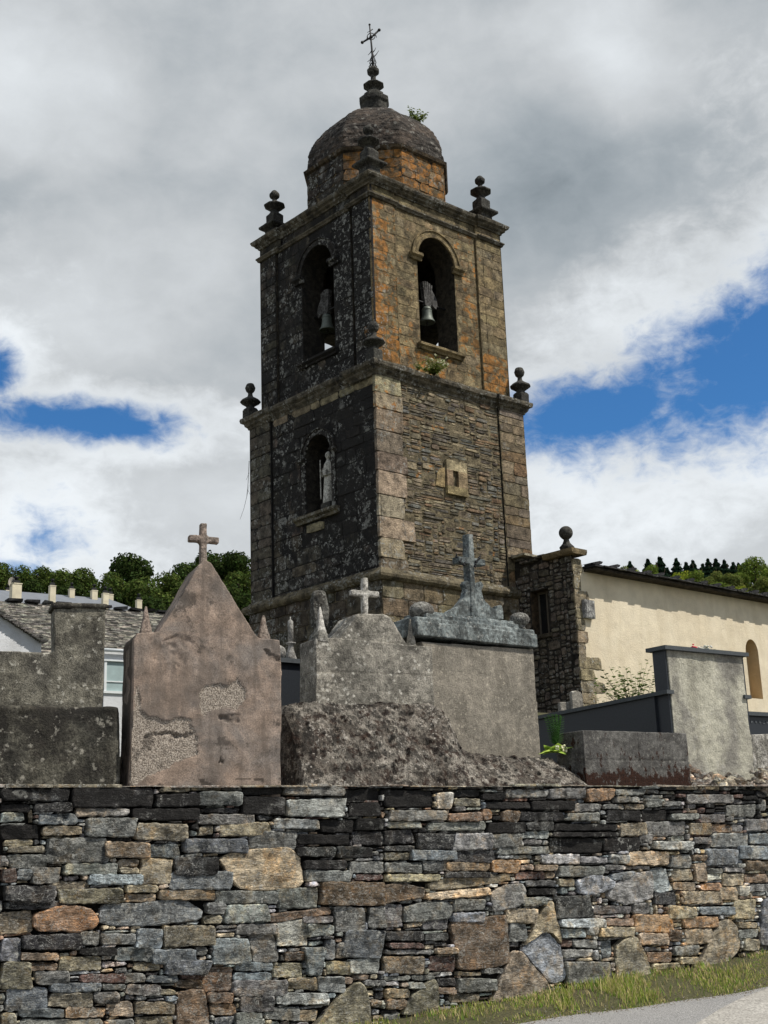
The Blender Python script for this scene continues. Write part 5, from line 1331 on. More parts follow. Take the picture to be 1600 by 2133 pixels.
def planter():
    fr = frame_at(1222, 1632, .10, 33)
    th = thing('planter', 'low grey concrete block trough stained with dark red moss on the wall top', 'planter', fr)
    a = fr.Y(1222, 1521)[2]; b = fr.Y(1430, 1521)[0]; q = MB()
    z0 = 2.14; w = .09; D = .42
    for (p0, p1) in (((0, 0), (b, w)), ((0, D - w), (b, D)), ((0, w), (w, D - w)), ((b - w, w), (b, D - w))): q.box((p0[0], p0[1], z0), (p1[0], p1[1], a))
    xm = fr.Y(1330, 1560)[0]; zm = z0 + (a - z0) * .52
    link('trough', voxel(q, .011, lambda P, N: .003 * fbm(P, 25, 3) + .004 * fbm(P, 6, 3) - .008 * ((np.abs(P[:, 0] - xm) < .006) & (P[:, 2] > zm)) - .006 * (np.abs(P[:, 2] - zm) < .006)), MAT['planter'], th)
    q = MB(); q.box((w, w, z0), (b - w, D - w, a - .06)); q.build('soil', MAT['earth'], th)
planter()

def coping_tomb():
    fr = frame_at(1420, 1590, .9, 36)
    th = thing('tomb', 'grey rendered back of a tomb with black granite coping, sides and long low granite wing', 'tomb', fr)
    x0, x1 = fr.Y(1390, 1360)[0], fr.Y(1546, 1372)[0]; zt = fr.Y(1546, 1368)[2]
    q = MB(); q.prism([(x0, 2.1), (x1 + .02, 2.1), (x1, zt), (x0, zt)], 0, .17)
    link('headstone', voxel(q, .014, rough(.004, .007, 22, 6, 4)), MAT['render_slab'], th)
    q = MB(); q.box((x0 - .028, .012, 2.1), (x0 - .002, .20, zt - .002)); q.build('granite_side', MAT['granite'], th)
    q = MB(); q.box((x1 + .004, .012, 2.1), (x1 + .032, .20, zt - .002)); q.build('granite_side', MAT['granite'], th)
    q = MB(); q.box((x0 - .08, -.05, zt), (x1 + .07, .25, zt + .045)); q.build('coping', MAT['granite_edge'], th)
    for (xx, w) in ((x0 - .06, .06), (x1 - .02, .06)):
        q = MB(); h0 = fr.X(1393, 1447, x0)[2]; h1 = h0 - .085
        q.add([(xx, .2, 2.0), (xx + w, .2, 2.0), (xx + w, 2.9, 2.0), (xx, 2.9, 2.0), (xx, .2, h0), (xx + w, .2, h0), (xx + w, 2.9, h1), (xx, 2.9, h1)], [(3, 2, 1, 0), (4, 5, 6, 7), (0, 1, 5, 4), (1, 2, 6, 5), (2, 3, 7, 6), (3, 0, 4, 7)])
        q.build('side_wall', MAT['granite'], th)
        q = MB(); q.add([(xx - .035, -.03, h0 + .002), (xx + w + .02, -.03, h0 + .002), (xx + w + .02, 2.95, h1 + .002), (xx - .035, 2.95, h1 + .002), (xx - .035, -.03, h0 + .045), (xx + w + .02, -.03, h0 + .045), (xx + w + .02, 2.95, h1 + .045), (xx - .035, 2.95, h1 + .045)], [(3, 2, 1, 0), (4, 5, 6, 7), (0, 1, 5, 4), (1, 2, 6, 5), (2, 3, 7, 6), (3, 0, 4, 7)])
        q.build('side_coping', MAT['granite_edge'], th)
    q = MB(); q.box((x0 + .04, .22, 2.0), (x1 - .06, 2.85, 2.9)); q.build('grave_slab', MAT['granite'], th)
    # flowers lying on the coping
    for (px, col, nm, lb) in ((1446, (.65, .05, .09), 'flower', 'small pinkish red flower lying on the black coping'), (1470, (.72, .70, .60), 'flower', 'bunch of white flowers with a little green lying on the black coping')):
        p = fr.Y(px, 1352, .05); wp = fr.w(p); t2 = thing(nm, lb, 'flower', None, (wp[0], wp[1], zt + .046))
        q = MB(); n = 14 if px < 1450 else 46; sp = .03 if px < 1450 else .12
        for k in range(n):
            a = rnd.uniform(0, 6.3); r = rnd.uniform(0, sp); c = (math.cos(a) * r, math.sin(a) * min(r, .05), .014 + rnd.uniform(0, .055) * (1 - r / sp * .7)); q.ball(c, rnd.uniform(.010, .018), (1, 1, .6), 7, 5, vary(col, .2))
        q.build('petals', plain_mat('petals', col, .6, .15, 30, 0, .2, attr=True), t2)
        q = MB()
        for k in range(6): a = rnd.uniform(0, 6.3); q.tube([(0, 0, .008), (math.cos(a) * sp, math.sin(a) * .05, .010)], .003, .002, 4, (.05, .12, .02))
        q.build('stems', MAT['leaf'], t2)
coping_tomb()

def leaf(q, base, d, L, w, col, curl=.2):
    d = Vector(d).normalized(); s_ = d.cross(Vector((0, 0, 1)));
    s_ = (s_ if s_.length > .01 else Vector((1, 0, 0))).normalized(); u = s_.cross(d)
    b = Vector(base); p = [b, b + d * L * .4 + s_ * w, b + d * L * .4 - s_ * w, b + d * L - u * -L * curl * 0 + Vector((0, 0, -L * curl)), b + d * L * .45 + u * w * .2]
    q.add([tuple(i) for i in p], [(0, 1, 4), (0, 4, 2), (1, 3, 4), (4, 3, 2)], col)

def bouquet():
    p = W.Y(1160, 1570, .40); wp = W.w(p); th = thing('bouquet', 'bouquet wrapped in lime green leaves with a dark fern frond and pale pink flower', 'bouquet', None, (wp[0], wp[1], p[2] + .01), W.rot); th.scale = (1.75, 1.3, 1.7)
    q = MB(); r = random.Random(3)
    for k in range(26):
        a = r.uniform(-.5, 3.6); leaf(q, (r.uniform(-.03, .03), r.uniform(-.03, .03), .0), (math.cos(a), -abs(math.sin(a)) * .4 - .1, r.uniform(.0, .45)), r.uniform(.08, .14), r.uniform(.022, .04), vary((.45, .62, .12), .25))
    q.build('wrapping_leaves', MAT['leaf'], th)
    q = MB()
    for k in range(5):
        a = 1.25 + k * .18; pts = [(math.cos(a) * t * .16 - .01, -.02, .02 + math.sin(a) * t * .19) for t in (0, .5, 1)]; q.tube(pts, .003, .0015, 4, (.03, .07, .02))
        for j in range(12):
            t = .15 + j / 13; bx_, bz = math.cos(a) * t * .16 - .01, .02 + math.sin(a) * t * .19
            for sd in (-1, 1): leaf(q, (bx_, -.02, bz), (math.cos(a + sd * .9), -.2, math.sin(a + sd * .9)), .05 * (1.1 - t * .6), .009, vary((.06, .14, .04), .3), .05)
    q.build('fern_frond', MAT['leaf'], th)
    q = MB()
    for (x, z, c, rr) in ((.10, .055, (.75, .45, .36), .032), (.02, .02, (.72, .68, .45), .02), (-.03, .025, (.7, .7, .55), .016)):
        q = MB()
        for k in range(14):
            a = r.uniform(0, 6.3); e = r.uniform(0, 1); q.ball((x + math.cos(a) * rr * e, -.06 + r.uniform(-.01, .01), z + math.sin(a) * rr * e), rr * .38, n=7, m=5, col=vary(c, .12))
        q.build('flower_head', plain_mat('petals_pale', (.7, .6, .5), .6, .15, 30, 0, .2, attr=True), th)
bouquet()

def far_graves():
    # black granite tomb glimpsed at the right edge
    o = at(1560, 1500, 18.5); fr = Frame(o, 36)
    th = thing('tomb', 'polished black granite tomb with a carved frieze at the right edge of the view', 'tomb', fr)
    zt = fr.Y(1562, 1483)[2]; zb = fr.Y(1562, 1528)[2]; q = MB(); q.box((-.2, 0, 2.0), (2.6, .8, zt - .06)); q.build('tomb_body', MAT['granite'], th)
    q = MB(); q.box((-.25, -.05, zt - .055), (2.65, .85, zt)); q.build('coping', MAT['granite_edge'], th)
    q = MB(); z = zt - .16
    for i in range(26):
        x = -.05 + i * .085; k = i % 4
        if k == 0: q.box((x, -.008, z), (x + .05, .0, z + .012)); q.box((x, -.008, z + .03), (x + .05, 0, z + .042))
        elif k == 1: q.prism([(x, z), (x + .05, z + .021), (x, z + .042)], -.008, 0)
        elif k == 2: q.ball((x + .025, -.002, z + .021), .022, (1, .3, 1), 10, 6)
        else: q.box((x + .018, -.008, z), (x + .03, 0, z + .042)); q.box((x, -.0085, z + .016), (x + .05, 0, z + .026))
    q.build('frieze', plain_mat('frieze_grey', (.10, .11, .12), .6), th)
    fr = frame_at(1568, 1585, 1.05, 34)
    th = thing('low_wall', 'short whitish peeling rendered low wall at the right edge below the black tomb', 'wall', fr)
    q = MB(); q.prism(outl(fr, [(1564, 1530), (1640, 1528), (1700, 1530), (1700, 1640), (1566, 1640)]), 0, .3); link('wall_body', voxel(q, .014, rough(.004, .01, 20, 5, 7)), MAT['white_stone'], th)
    # black granite tomb between the two left tombs
    o = at(585, 1400, 12.6); fr = Frame(o, 40)
    th = thing('tomb', 'dark slate-blue granite tomb showing in the gap between the pink and the middle tomb', 'tomb', fr)
    a = fr.Y(620, 1374); b = fr.Y(560, 1380); q = MB(); q.box((-.35, 0, 2.0), (.6, .5, a[2] - .045)); q.build('tomb_body', MAT['granite'], th)
    q = MB(); q.box((-.4, -.04, a[2] - .043), (.63, .54, a[2])); q.build('coping', MAT['granite_edge'], th)
    zt = a[2]
    p = fr.Y(606, 1362, .12); wp = fr.w(p); t2 = thing('grave_lantern', 'slender grey stone candle lamp standing on the dark granite tomb', 'lantern', None, (wp[0], wp[1], zt))
    q = MB(); q.lathe([(.055, 0), (.055, .02), (.058, .03), (.045, .06), (.030, .12), (.026, .165), (.05, .175), (.052, .185), (.03, .19)], 0, 0, 0, 20); q.build('base', MAT['lamp'], t2)
    q = MB(); q.lathe([(.028, .18), (.028, .40), (.02, .41), (.006, .42), (.006, .445), (.001, .45)], 0, 0, 0, 16); q.build('shaft', MAT['lamp'], t2)
    p = fr.Y(580, 1358, .12); wp = fr.w(p); t2 = thing('stone_ball', 'smooth pale round stone ball half hidden behind the right edge of the pink tomb', 'stone ball', None, (wp[0], wp[1], zt))
    q = MB(); q.ball((0, 0, .075), .075, n=22, m=14); q.lathe([(.04, 0), (.035, .02)], 0, 0, 0, 14); link('ball', voxel(q, .008, rough(.001, .001)), MAT['lamp'], t2)
    # tall weathered urn behind the middle tomb
    o = at(666, 1330, 13.4); k = 13.6 / 2790
    th = thing('grave_urn', 'tall weathered draped stone urn rising behind the left spike of the middle tomb', 'urn', None, (o[0], o[1], o[2] - .5))
    q = MB(); q.lathe([(.16, 0), (.16, .35), (24 * k, .46), (22 * k, .52), (13 * k, .58), (12 * k, .62), (17 * k, .70), (19 * k, .82), (18 * k, .92), (15 * k, .98), (8 * k, 1.01), (.01, 1.02)], 0, 0, 0, 18)
    for a in (-.6, .9, 2.4, 4.0): q.tube([(15 * k * math.cos(a), 15 * k * math.sin(a), .95), (19 * k * math.cos(a + .2), 19 * k * math.sin(a + .2), .8), (14 * k * math.cos(a + .3), 14 * k * math.sin(a + .3), .62)], .02, .028, 7)
    link('urn_body', voxel(q, .013, lambda P, N: .006 * fbm(P, 14, 3) + .01 * fbm(P * np.array([3, 3, .6]), 5, 2)), MAT['urn'], th)
    # small broken markers by the church wall
    for (px, py, hpx, wd, lb) in ((1203, 1480, 42, .10, 'small leaning grey slate grave marker in front of the church corner'), (1182, 1482, 20, .14, 'squat whitish stone beside the leaning grave marker')):
        o = at(px, py, 16.5); h = hpx * 16.7 / 2790; th = thing('grave_marker', lb, 'grave marker', None, (o[0], o[1], o[2] - .25), .5)
        q = MB(); q.prism([(-wd, 0), (wd, 0), (wd * .8, h * .8 + .25), (wd * .2, h + .25), (-wd * .9, h * .95 + .25)], -.03, .03); link('marker_body', voxel(q, .015, rough(.004, .008)), MAT['grave_pale'], th)
MAT['lamp'] = concrete_mat('lamp_stone', (.34, .33, .31), (.25, .24, .22), .2, .15, 4, .002)
MAT['urn'] = concrete_mat('urn_stone', (.20, .195, .175), (.075, .07, .06), .45, .6, 3.2, .005, (.40, .40, .37), 0, .6)
far_graves()

def rubble():
    r = random.Random(9); q = MB()
    for k in range(170):
        px = r.uniform(1405, 1680); y = r.uniform(.06, .85); p = W.Y(px, 1600, y); s_ = p[0]
        z = 2.18 + .22 * (y / .85) * (.8 + .3 * math.sin(s_ * 6)); a = r.uniform(.03, .11); b = a * r.uniform(.5, .9); h = a * r.uniform(.35, .7); an = r.uniform(0, 3.1); pts = []
        for j in range(9):
            t = 2 * math.pi * j / 9; pts.append((math.cos(t) * a * r.uniform(.75, 1.1), math.sin(t) * b * r.uniform(.75, 1.1)))
        V = []
        for (sc, hh) in ((1, -h), (1.0, 0.0), (.72, h * .8), (.25, h)):
            for (x, y_) in pts: V.append((s_ + (x * math.cos(an) - y_ * math.sin(an)) * sc, y + (x * math.sin(an) + y_ * math.cos(an)) * sc, z + hh + r.uniform(-.008, .008) + x * .2))
        F = [(i * 9 + j, i * 9 + (j + 1) % 9, (i + 1) * 9 + (j + 1) % 9, (i + 1) * 9 + j) for i in range(3) for j in range(9)] + [tuple(range(27, 36))]
        c = r.choice([srgb(120, 112, 100), srgb(150, 142, 128), srgb(96, 88, 78), srgb(140, 118, 96), srgb(80, 70, 60)]); q.add(V, F, vary(c, .2), (.05, .15, .6))
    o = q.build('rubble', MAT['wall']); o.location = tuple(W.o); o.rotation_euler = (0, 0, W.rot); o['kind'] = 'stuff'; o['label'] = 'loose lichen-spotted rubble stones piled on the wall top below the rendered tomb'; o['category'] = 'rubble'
rubble()
#PART6

# ------------------------------------------------------------------ houses on the left
MAT['white'] = plaster('white_render', (.70, .72, .75), (.66, .68, .71), (.5, .5, .5))
MAT['frame_white'] = plain_mat('white_frames', (.74, .78, .80), .5, .05, 5)
MAT['pane_grey'] = plain_mat('curtained_glass', (.36, .46, .47), .3, .12, 3, 0, .5)
def slate_house():
    o = at(0, 1330, 46); fr = Frame(o, 33)
    th = thing('house', 'white house with long silvery slate roof and glazed bay behind the grey tomb', 'house', fr)
    RY = 5.0      # ridge lies this far behind the eaves
    eR = fr.Y(262, 1372, 0); ez = eR[2]; rR = fr.Y(350, 1284, RY); rL = fr.Y(-20, 1246, RY); rz = (rR[2] + rL[2]) / 2
    x0 = -9.0; x1 = rR[0] + 3.0
    def roofp(x, t, lift=0): return (x, RY * t - .35 * (1 - t), ez + (rz - ez) * t + lift)
    q = MB(); q.add([roofp(x0, 0), roofp(x1, 0), roofp(x1, 1), roofp(x0, 1)], [(0, 1, 2, 3), (3, 2, 1, 0)], srgb(90, 90, 88))
    q.add([(x0, RY, rz), (x1, RY, rz), (x1, 2 * RY, ez), (x0, 2 * RY, ez)], [(0, 1, 2, 3)], srgb(90, 90, 88)); rf = q.build('roof', MAT['slate'], th)
    q = MB(); rows = 52; r = random.Random(4)
    for j in range(rows):
        t0 = j / rows; x = x0
        while x < x1:
            w = r.uniform(.15, .42); t1 = t0 + 1.35 / rows
            col = vary(r.choice([srgb(128, 125, 118), srgb(106, 104, 98), srgb(150, 146, 136), srgb(78, 76, 73)]), .2); l = .035 + r.uniform(0, .03)
            a = roofp(x, t0 - r.uniform(0, .35) / rows, l); b = roofp(x + w, t0 - r.uniform(0, .35) / rows, l + r.uniform(-.01, .015)); c_ = roofp(x + w, t1, .01); d = roofp(x, t1, .01)
            q.add([a, b, c_, d, (a[0], a[1], a[2] - .05), (b[0], b[1], b[2] - .05)], [(0, 1, 2, 3), (4, 5, 1, 0)], col, (.03, .15, .3)); x += w
    q.build('roof_slates', MAT['slate'], rf)
    q = MB(); x = x0
    while x < x1:
        w = r.uniform(.5, .9)
        if r.random() < .8: q.box((x, RY - .28, rz + .02), (x + w * .75, RY + .1, rz + .12), vary((.02, .02, .022), .4), jit=.04)
        x += w
    q.build('ridge_slates', MAT['slate'], rf)
    q = MB(); q.box((x0 + .3, .1, 3), (x1 - .3, 2 * RY - .2, ez - .02)); q.build('wall', MAT['white'], th)
    # gabled side wing whose white wall shows under the raking verge
    gp = [fr.Y(px, py, -2.2) for px, py in ((-120, 1225), (-2, 1281), (86, 1338), (86, 1420), (-120, 1420))]
    q = MB(); q.prism([(p[0], p[2]) for p in gp], -2.2, .4); q.build('gable_wall', MAT['white'], th)
    q = MB()
    for i in range(26):
        t = i / 25; a = gp[1] + (gp[2] - gp[1]) * (t * 1.04 - .02); q.box((a[0] - .12, -2.42, a[2] + .02), (a[0] + .16, .6, a[2] + .075), vary(srgb(110, 108, 104), .3), jit=.015)
    q.build('verge_slates', MAT['slate'], th)
    # glazed bay
    B = lambda px, py: fr.Y(px, py, -1.0)
    bl = B(217, 1400)[0]; br = bl + 3.4; zt = B(240, 1358)[2]; zb = B(240, 1445)[2]; zw = B(240, 1378)[2]
    q = MB(); q.box((bl, -1.0, 3), (br, .1, zb)); q.box((bl, -1.0, zw + .05), (br, .1, zt)); bay = q.build('bay_wall', MAT['white'], th)
    q = MB()
    q.box((bl - .05, -1.06, zb + .002), (br, .1, zb + .09)); q.box((bl - .05, -1.06, zw), (br, .1, zw + .06))
    for x in (bl, bl + .98, bl + 1.96): q.box((x, -1.03, zb + .09), (x + .09, -.9, zw))
    q.box((bl, -.9, zb + .09), (bl + .07, .1, zb + .2)); q.box((bl + .09, -1.01, zb + .42), (bl + .98, -.96, zb + .46), (.1, .2, .22))
    wf = q.build('window', MAT['frame_white'], th)
    q = MB(); q.box((bl + .02, -.98, zb + .09), (br - .02, -.05, zw)); q.build('pane', MAT['pane_grey'], wf)
    q = MB(); q.tube([(bl - .15, -1.14, zt + .03), (br, -1.14, zt + .03)], .07, .07, 10); q.build('gutter', MAT['frame_white'], th)
slate_house()

MAT['grey_roof'] = plain_mat('grey_roof', (.16, .175, .20), .7, .12, 2.0)
MAT['cream'] = plain_mat('cream_brick', (.62, .56, .42), .85, .22, 1.6)
def chimney_house():
    o = at(0, 1240, 70); fr = Frame(o, 33)
    th = thing('apartment_building', 'grey hip-roofed building with a row of cream chimneys behind the slate house', 'building', fr)
    a = fr.Y(-60, 1228, 5); b = fr.Y(225, 1247, 5); rz = b[2]; e = fr.Y(340, 1288, 0); ez = e[2] - .3; xl, xr, xe = a[0] - 12, b[0], e[0] + .6
    q = MB(); q.add([(xl, -.3, ez), (xe, -.3, ez), (xr, 5, rz), (xl, 5, rz), (xe, 10.3, ez), (xl, 10.3, ez)], [(0, 1, 2, 3), (1, 4, 2), (4, 5, 3, 2)]); q.build('roof', MAT['grey_roof'], th)
    q = MB(); q.box((xl, 0, 3), (xe - .4, 10, ez - .02)); q.build('wall', MAT['cream'], th)
    for (px, y0, y1, w, dy) in ((33, 1218, 1262, 21, 1.0), (17, 1232, 1245, 12, 7.0), (109, 1222, 1262, 13, 1.6), (149, 1229, 1250, 12, 4.6), (196, 1232, 1252, 13, 4.6), (219, 1238, 1275, 13, 2.0), (229, 1240, 1256, 13, 5.6), (289, 1252, 1282, 12, 2.0)):
        p = fr.Y(px, y0, dy); lo = fr.Y(px, y1, dy); k = (70 + dy * .8) / 2790 * w * .5; q = MB(); q.box((p[0] - k, dy - k, lo[2] - 1.5), (p[0] + k, dy + k, p[2])); q.box((p[0] - k * 1.1, dy - k * 1.1, p[2]), (p[0] + k * 1.1, dy + k * 1.1, p[2] + .05))
        ch = q.build('chimney', MAT['cream'], th)
        q = MB(); q.box((p[0] - k * .7, dy - k * .7, p[2] + .05), (p[0] + k * .7, dy + k * .7, p[2] + .22)); q.lathe([(k * .35, .2), (k * .35, .36), (k * .6, .38), (k * .6, .44)], p[0], dy, p[2], 10); q.build('cowl', MAT['iron'], ch)
    p = fr.Y(25, 1213, 1.0); wp = fr.w(p); t2 = thing('satellite_dish', 'small round dish aerial with a mast on the leftmost cream chimney', 'aerial', None, tuple(wp), fr.rot)
    q = MB(); V = [(0, .06, 0)]; n = 16
    for k in range(n): a_ = 2 * math.pi * k / n; V.append((.22 * math.cos(a_), -.02, .30 * math.sin(a_)))
    q.add(V, [(0, 1 + k, 1 + (k + 1) % n) for k in range(n)] + [(0, 1 + (k + 1) % n, 1 + k) for k in range(n)]); q.build('dish', plain_mat('dish_white', (.6, .56, .5), .6, .1), t2)
    q = MB(); q.tube([(0, .08, -.1), (.12, .1, -.5)], .025, .025); q.tube([(0, -.02, 0), (0, -.28, .02)], .012); q.box((-.05, -.34, -.05), (.05, -.26, .09), (.3, .05, .03)); q.build('arm', MAT['iron'], t2)
    q = MB(); q.tube([(.05, .1, -.5), (.05, .1, .95)], .018, .012)
    for z in (.5, .65, .8, .9): q.tube([(-.18, .1, z), (.28, .1, z + .02)], .009, .009, 4)
    q.build('antenna_mast', MAT['iron'], t2)
chimney_house()

# ------------------------------------------------------------------ hills and trees
m, g = newmat('hillside'); v = g.vec(); n = g.noise(v, .12, 6, .65)
g.out(g.mix(g.sstep(n, .4, .6), (.03, .045, .014), (.06, .08, .022)), .95); MAT['hill'] = m
def hill_z(az, r):
    if az < 0: top = 37 + 5 * math.sin(az * 9) + 3 * math.sin(az * 21 + 1); r0, r1 = 120, 215
    else: top = 44 - 3 * math.cos(az * 7); r0, r1 = 130, 265
    k = min(1, max(0, abs(az) / .03)); t = min(1, max(0, (r - r0) / (r1 - r0))); t = t * t * (3 - 2 * t)
    return -2 + (top + 2) * t * (.55 + .45 * k) if r < 900 else -5
def hills():
    V = []; F = []; az = [math.radians(-62 + 2 * i) for i in range(63)]; rr = [95, 110, 130, 145, 160, 175, 190, 205, 220, 240, 265, 300, 400, 600, 905]
    P = np.array([(r * math.sin(a), r * math.cos(a), 0) for a in az for r in rr]); nz = fbm(P, .03, 4, 3) * 3
    i = 0
    for a in az:
        for r in rr: V.append((P[i][0], P[i][1], hill_z(a, r) + (nz[i] if 120 < r < 800 else 0))); i += 1
    n = len(rr)
    for i in range(len(az) - 1):
        for j in range(n - 1): F.append((i * n + j, (i + 1) * n + j, (i + 1) * n + j + 1, i * n + j + 1))
    q = MB(); q.add(V, F, smooth=True); structure('hills', q.mesh('hills'), MAT['hill'])
hills()

def crown_mesh(seed, cols, n=4600, leafs=.072, conifer=False):
    """leaf clumps spread through an uneven, lobed volume of about unit radius"""
    r = random.Random(seed); q = MB(); lobes = []
    if not conifer:
        for k in range(11):
            a = r.uniform(0, 6.28); e = r.uniform(-.5, 1.2); d = r.uniform(.35, .72); lobes.append((d * math.cos(a) * math.cos(e), d * math.sin(a) * math.cos(e), d * math.sin(e), r.uniform(.28, .5), r.uniform(.75, 1.25)))
        lobes.append((0, 0, 0, .6, .8))
    for i in range(n):
        if conifer:
            t = r.random() ** .75; z = 1.5 * (1 - t) - .7; lay = .75 + .25 * math.cos(t * 38); rad = (.05 + .80 * t ** .9) * lay * r.uniform(.55, 1); a = r.uniform(0, 6.28)
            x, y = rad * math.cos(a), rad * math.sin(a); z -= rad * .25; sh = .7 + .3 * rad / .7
            nx, ny, nz_ = math.cos(a), math.sin(a), .4
        else:
            lx, ly, lz, lr, sh = lobes[int(r.random() ** .8 * len(lobes)) % len(lobes)]
            a = r.uniform(0, 6.28); u = r.uniform(-1, 1); rr = lr * r.uniform(.72, 1.06); s_ = math.sqrt(1 - u * u); nx, ny, nz_ = s_ * math.cos(a), s_ * math.sin(a), u
            x, y, z = lx + rr * nx, ly + rr * ny, lz + rr * nz_
        L = leafs * r.uniform(.5, 1.3)
        nn = Vector((nx + r.uniform(-.8, .8), ny + r.uniform(-.8, .8), nz_ + r.uniform(-.8, .8))).normalized(); t1 = nn.orthogonal().normalized(); t2 = nn.cross(t1); an = r.uniform(0, 6.28)
        A_ = t1 * math.cos(an) + t2 * math.sin(an); B_2 = nn.cross(A_); c = Vector((x, y, z)); pts = [c + A_ * L, c + B_2 * L * .6 + nn * L * .2, c - A_ * L * .8, c - B_2 * L * .6 + nn * L * .2]
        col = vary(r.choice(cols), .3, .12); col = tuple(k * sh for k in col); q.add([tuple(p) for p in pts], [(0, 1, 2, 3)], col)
    return q.mesh('crown')
def trunk_mesh(h=1.6, seed=1):
    r = random.Random(seed); q = MB(); q.tube([(0, 0, -h), (.03, .02, -h * .5), (0, 0, .1)], .09, .05, 7)
    for k in range(4): a = k * 1.6 + r.random(); q.tube([(0, 0, -.25 + k * .1), (.35 * math.cos(a), .35 * math.sin(a), .25 + .1 * k)], .035, .015, 5)
    return q.mesh('trunk')
DKG = [(.038, .060, .018), (.050, .076, .021), (.030, .048, .015)]; MDG = [(.075, .108, .027), (.058, .086, .022), (.094, .125, .034)]; YLG = [(.25, .30, .035), (.19, .24, .03), (.30, .34, .05)]; OLG = [(.15, .18, .05), (.11, .14, .04), (.19, .21, .06)]; CON = [(.022, .044, .026), (.030, .058, .032), (.016, .032, .020)]
FRG = [(.13, .175, .035), (.10, .145, .030), (.16, .21, .045)]
PROTO = {'fresh': [crown_mesh(11, FRG), crown_mesh(12, FRG)], 'dark': [crown_mesh(1, DKG), crown_mesh(2, DKG)], 'mid': [crown_mesh(3, MDG), crown_mesh(4, MDG)], 'yellow': [crown_mesh(5, YLG), crown_mesh(6, YLG)], 'olive': [crown_mesh(7, OLG), crown_mesh(8, OLG)],
         'conifer': [crown_mesh(9, CON, 2600, .085, True), crown_mesh(10, CON, 2600, .085, True)]}
TR = trunk_mesh(); TRC = trunk_mesh(1.2, 3)
KIND = {'fresh': ('broadleaf_tree', 'fresh green bushy tree'), 'dark': ('broadleaf_tree', 'dark green bushy tree'), 'mid': ('broadleaf_tree', 'mid green bushy tree'), 'yellow': ('broadleaf_tree', 'bright yellow-green tree'), 'olive': ('broadleaf_tree', 'olive green tree'), 'conifer': ('conifer_tree', 'dark blue-green conifer')}
ORD = ['', 'first', 'second', 'third', 'fourth', 'fifth', 'sixth', 'seventh', 'eighth', 'ninth', 'tenth', 'eleventh', 'twelfth', 'thirteenth', 'fourteenth', 'fifteenth']
tcount = [0]
def tree(px, py, rpx, Y, kind, where, group, sz=1.0):
    o = at(px, py, Y); r = rpx * np.linalg.norm(ray(px, py)) * Y / F_PX; nm, ds = KIND[kind]; tcount[0] += 1; i = tcount[0]
    th = thing(nm, ds + ' ' + where, 'tree', None, tuple(o), i * 1.7, group); th.scale = (r, r, r * sz)
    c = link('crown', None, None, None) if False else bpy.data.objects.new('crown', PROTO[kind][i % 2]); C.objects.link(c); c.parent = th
    t = bpy.data.objects.new('trunk', TRC if kind == 'conifer' else TR); C.objects.link(t); t.parent = th
for k in PROTO.values():
    for m_ in k: m_.materials.append(MAT['leaf'])
TR.materials.append(MAT['bark']); TRC.materials.append(MAT['bark'])
GL = 'trees on the hill behind the houses'; GR = 'trees on the hill behind the nave'
LT = [(272, 1205, 44, 190, 'dark', 'with the tallest crown behind the chimneys', 1.05), (300, 1248, 40, 180, 'mid', 'just below the tallest crown behind the chimneys', 1), (345, 1236, 38, 185, 'mid', 'beside the left slope of the pink gable', 1), (232, 1242, 38, 182, 'mid', 'to the left of the tallest crown', 1),
      (178, 1226, 36, 195, 'mid', 'above the third and fourth chimneys from the left', 1), (130, 1224, 34, 198, 'mid', 'above the second chimney from the left', 1), (84, 1216, 32, 210, 'mid', 'right of the dish aerial with a thin top', 1), (42, 1220, 32, 205, 'mid', 'behind the dish aerial', 1),
      (2, 1216, 36, 200, 'mid', 'at the left edge of the view', 1), (-50, 1222, 40, 200, 'dark', 'just outside the left edge', 1), (392, 1216, 42, 192, 'dark', 'behind the left slope of the pink gable', 1), (372, 1262, 40, 182, 'mid', 'low behind the left slope of the pink gable', 1), (438, 1196, 40, 195, 'dark', 'behind the shaft of the pink tomb cross', 1),
      (484, 1190, 40, 190, 'dark', 'topmost beside the left edge of the tower', 1), (505, 1236, 42, 184, 'mid', 'in the middle beside the left edge of the tower', 1), (470, 1262, 44, 180, 'dark', 'low between the pink gable and the tower', 1), (515, 1290, 44, 176, 'dark', 'lowest beside the left edge of the tower', 1), (215, 1262, 38, 178, 'dark', 'low behind the paired chimneys', 1), (310, 1285, 40, 174, 'dark', 'low behind the rightmost chimney', 1), (150, 1252, 34, 180, 'dark', 'low behind the grey roof ridge', 1), (60, 1248, 34, 180, 'dark', 'low behind the leftmost chimneys', 1), (420, 1250, 44, 178, 'dark', 'hidden mostly behind the pink gable', 1)]
for (px, py, r, Y, k, w, sz) in LT: tree(px, py + 6, r * 1.32, Y, k, w, GL, sz)
cn = 0
for (px, py, r) in ((1314, 1186, 14), (1352, 1184, 15), (1378, 1188, 18), (1392, 1196, 15), (1411, 1178, 15), (1432, 1185, 14), (1446, 1180, 13), (1466, 1184, 15), (1477, 1182, 14), (1494, 1185, 15), (1512, 1187, 14), (1530, 1186, 15), (1541, 1187, 14), (1596, 1190, 14), (1640, 1192, 15)):
    cn += 1; tree(px, py + 14 + (cn * 37 % 9 - 4), r * (2.2 + .5 * (cn * 5 % 4) / 3), 275, 'conifer', 'on the right skyline, %s from the left' % (ORD[cn]), 'conifers along the skyline behind the nave', 1.05)
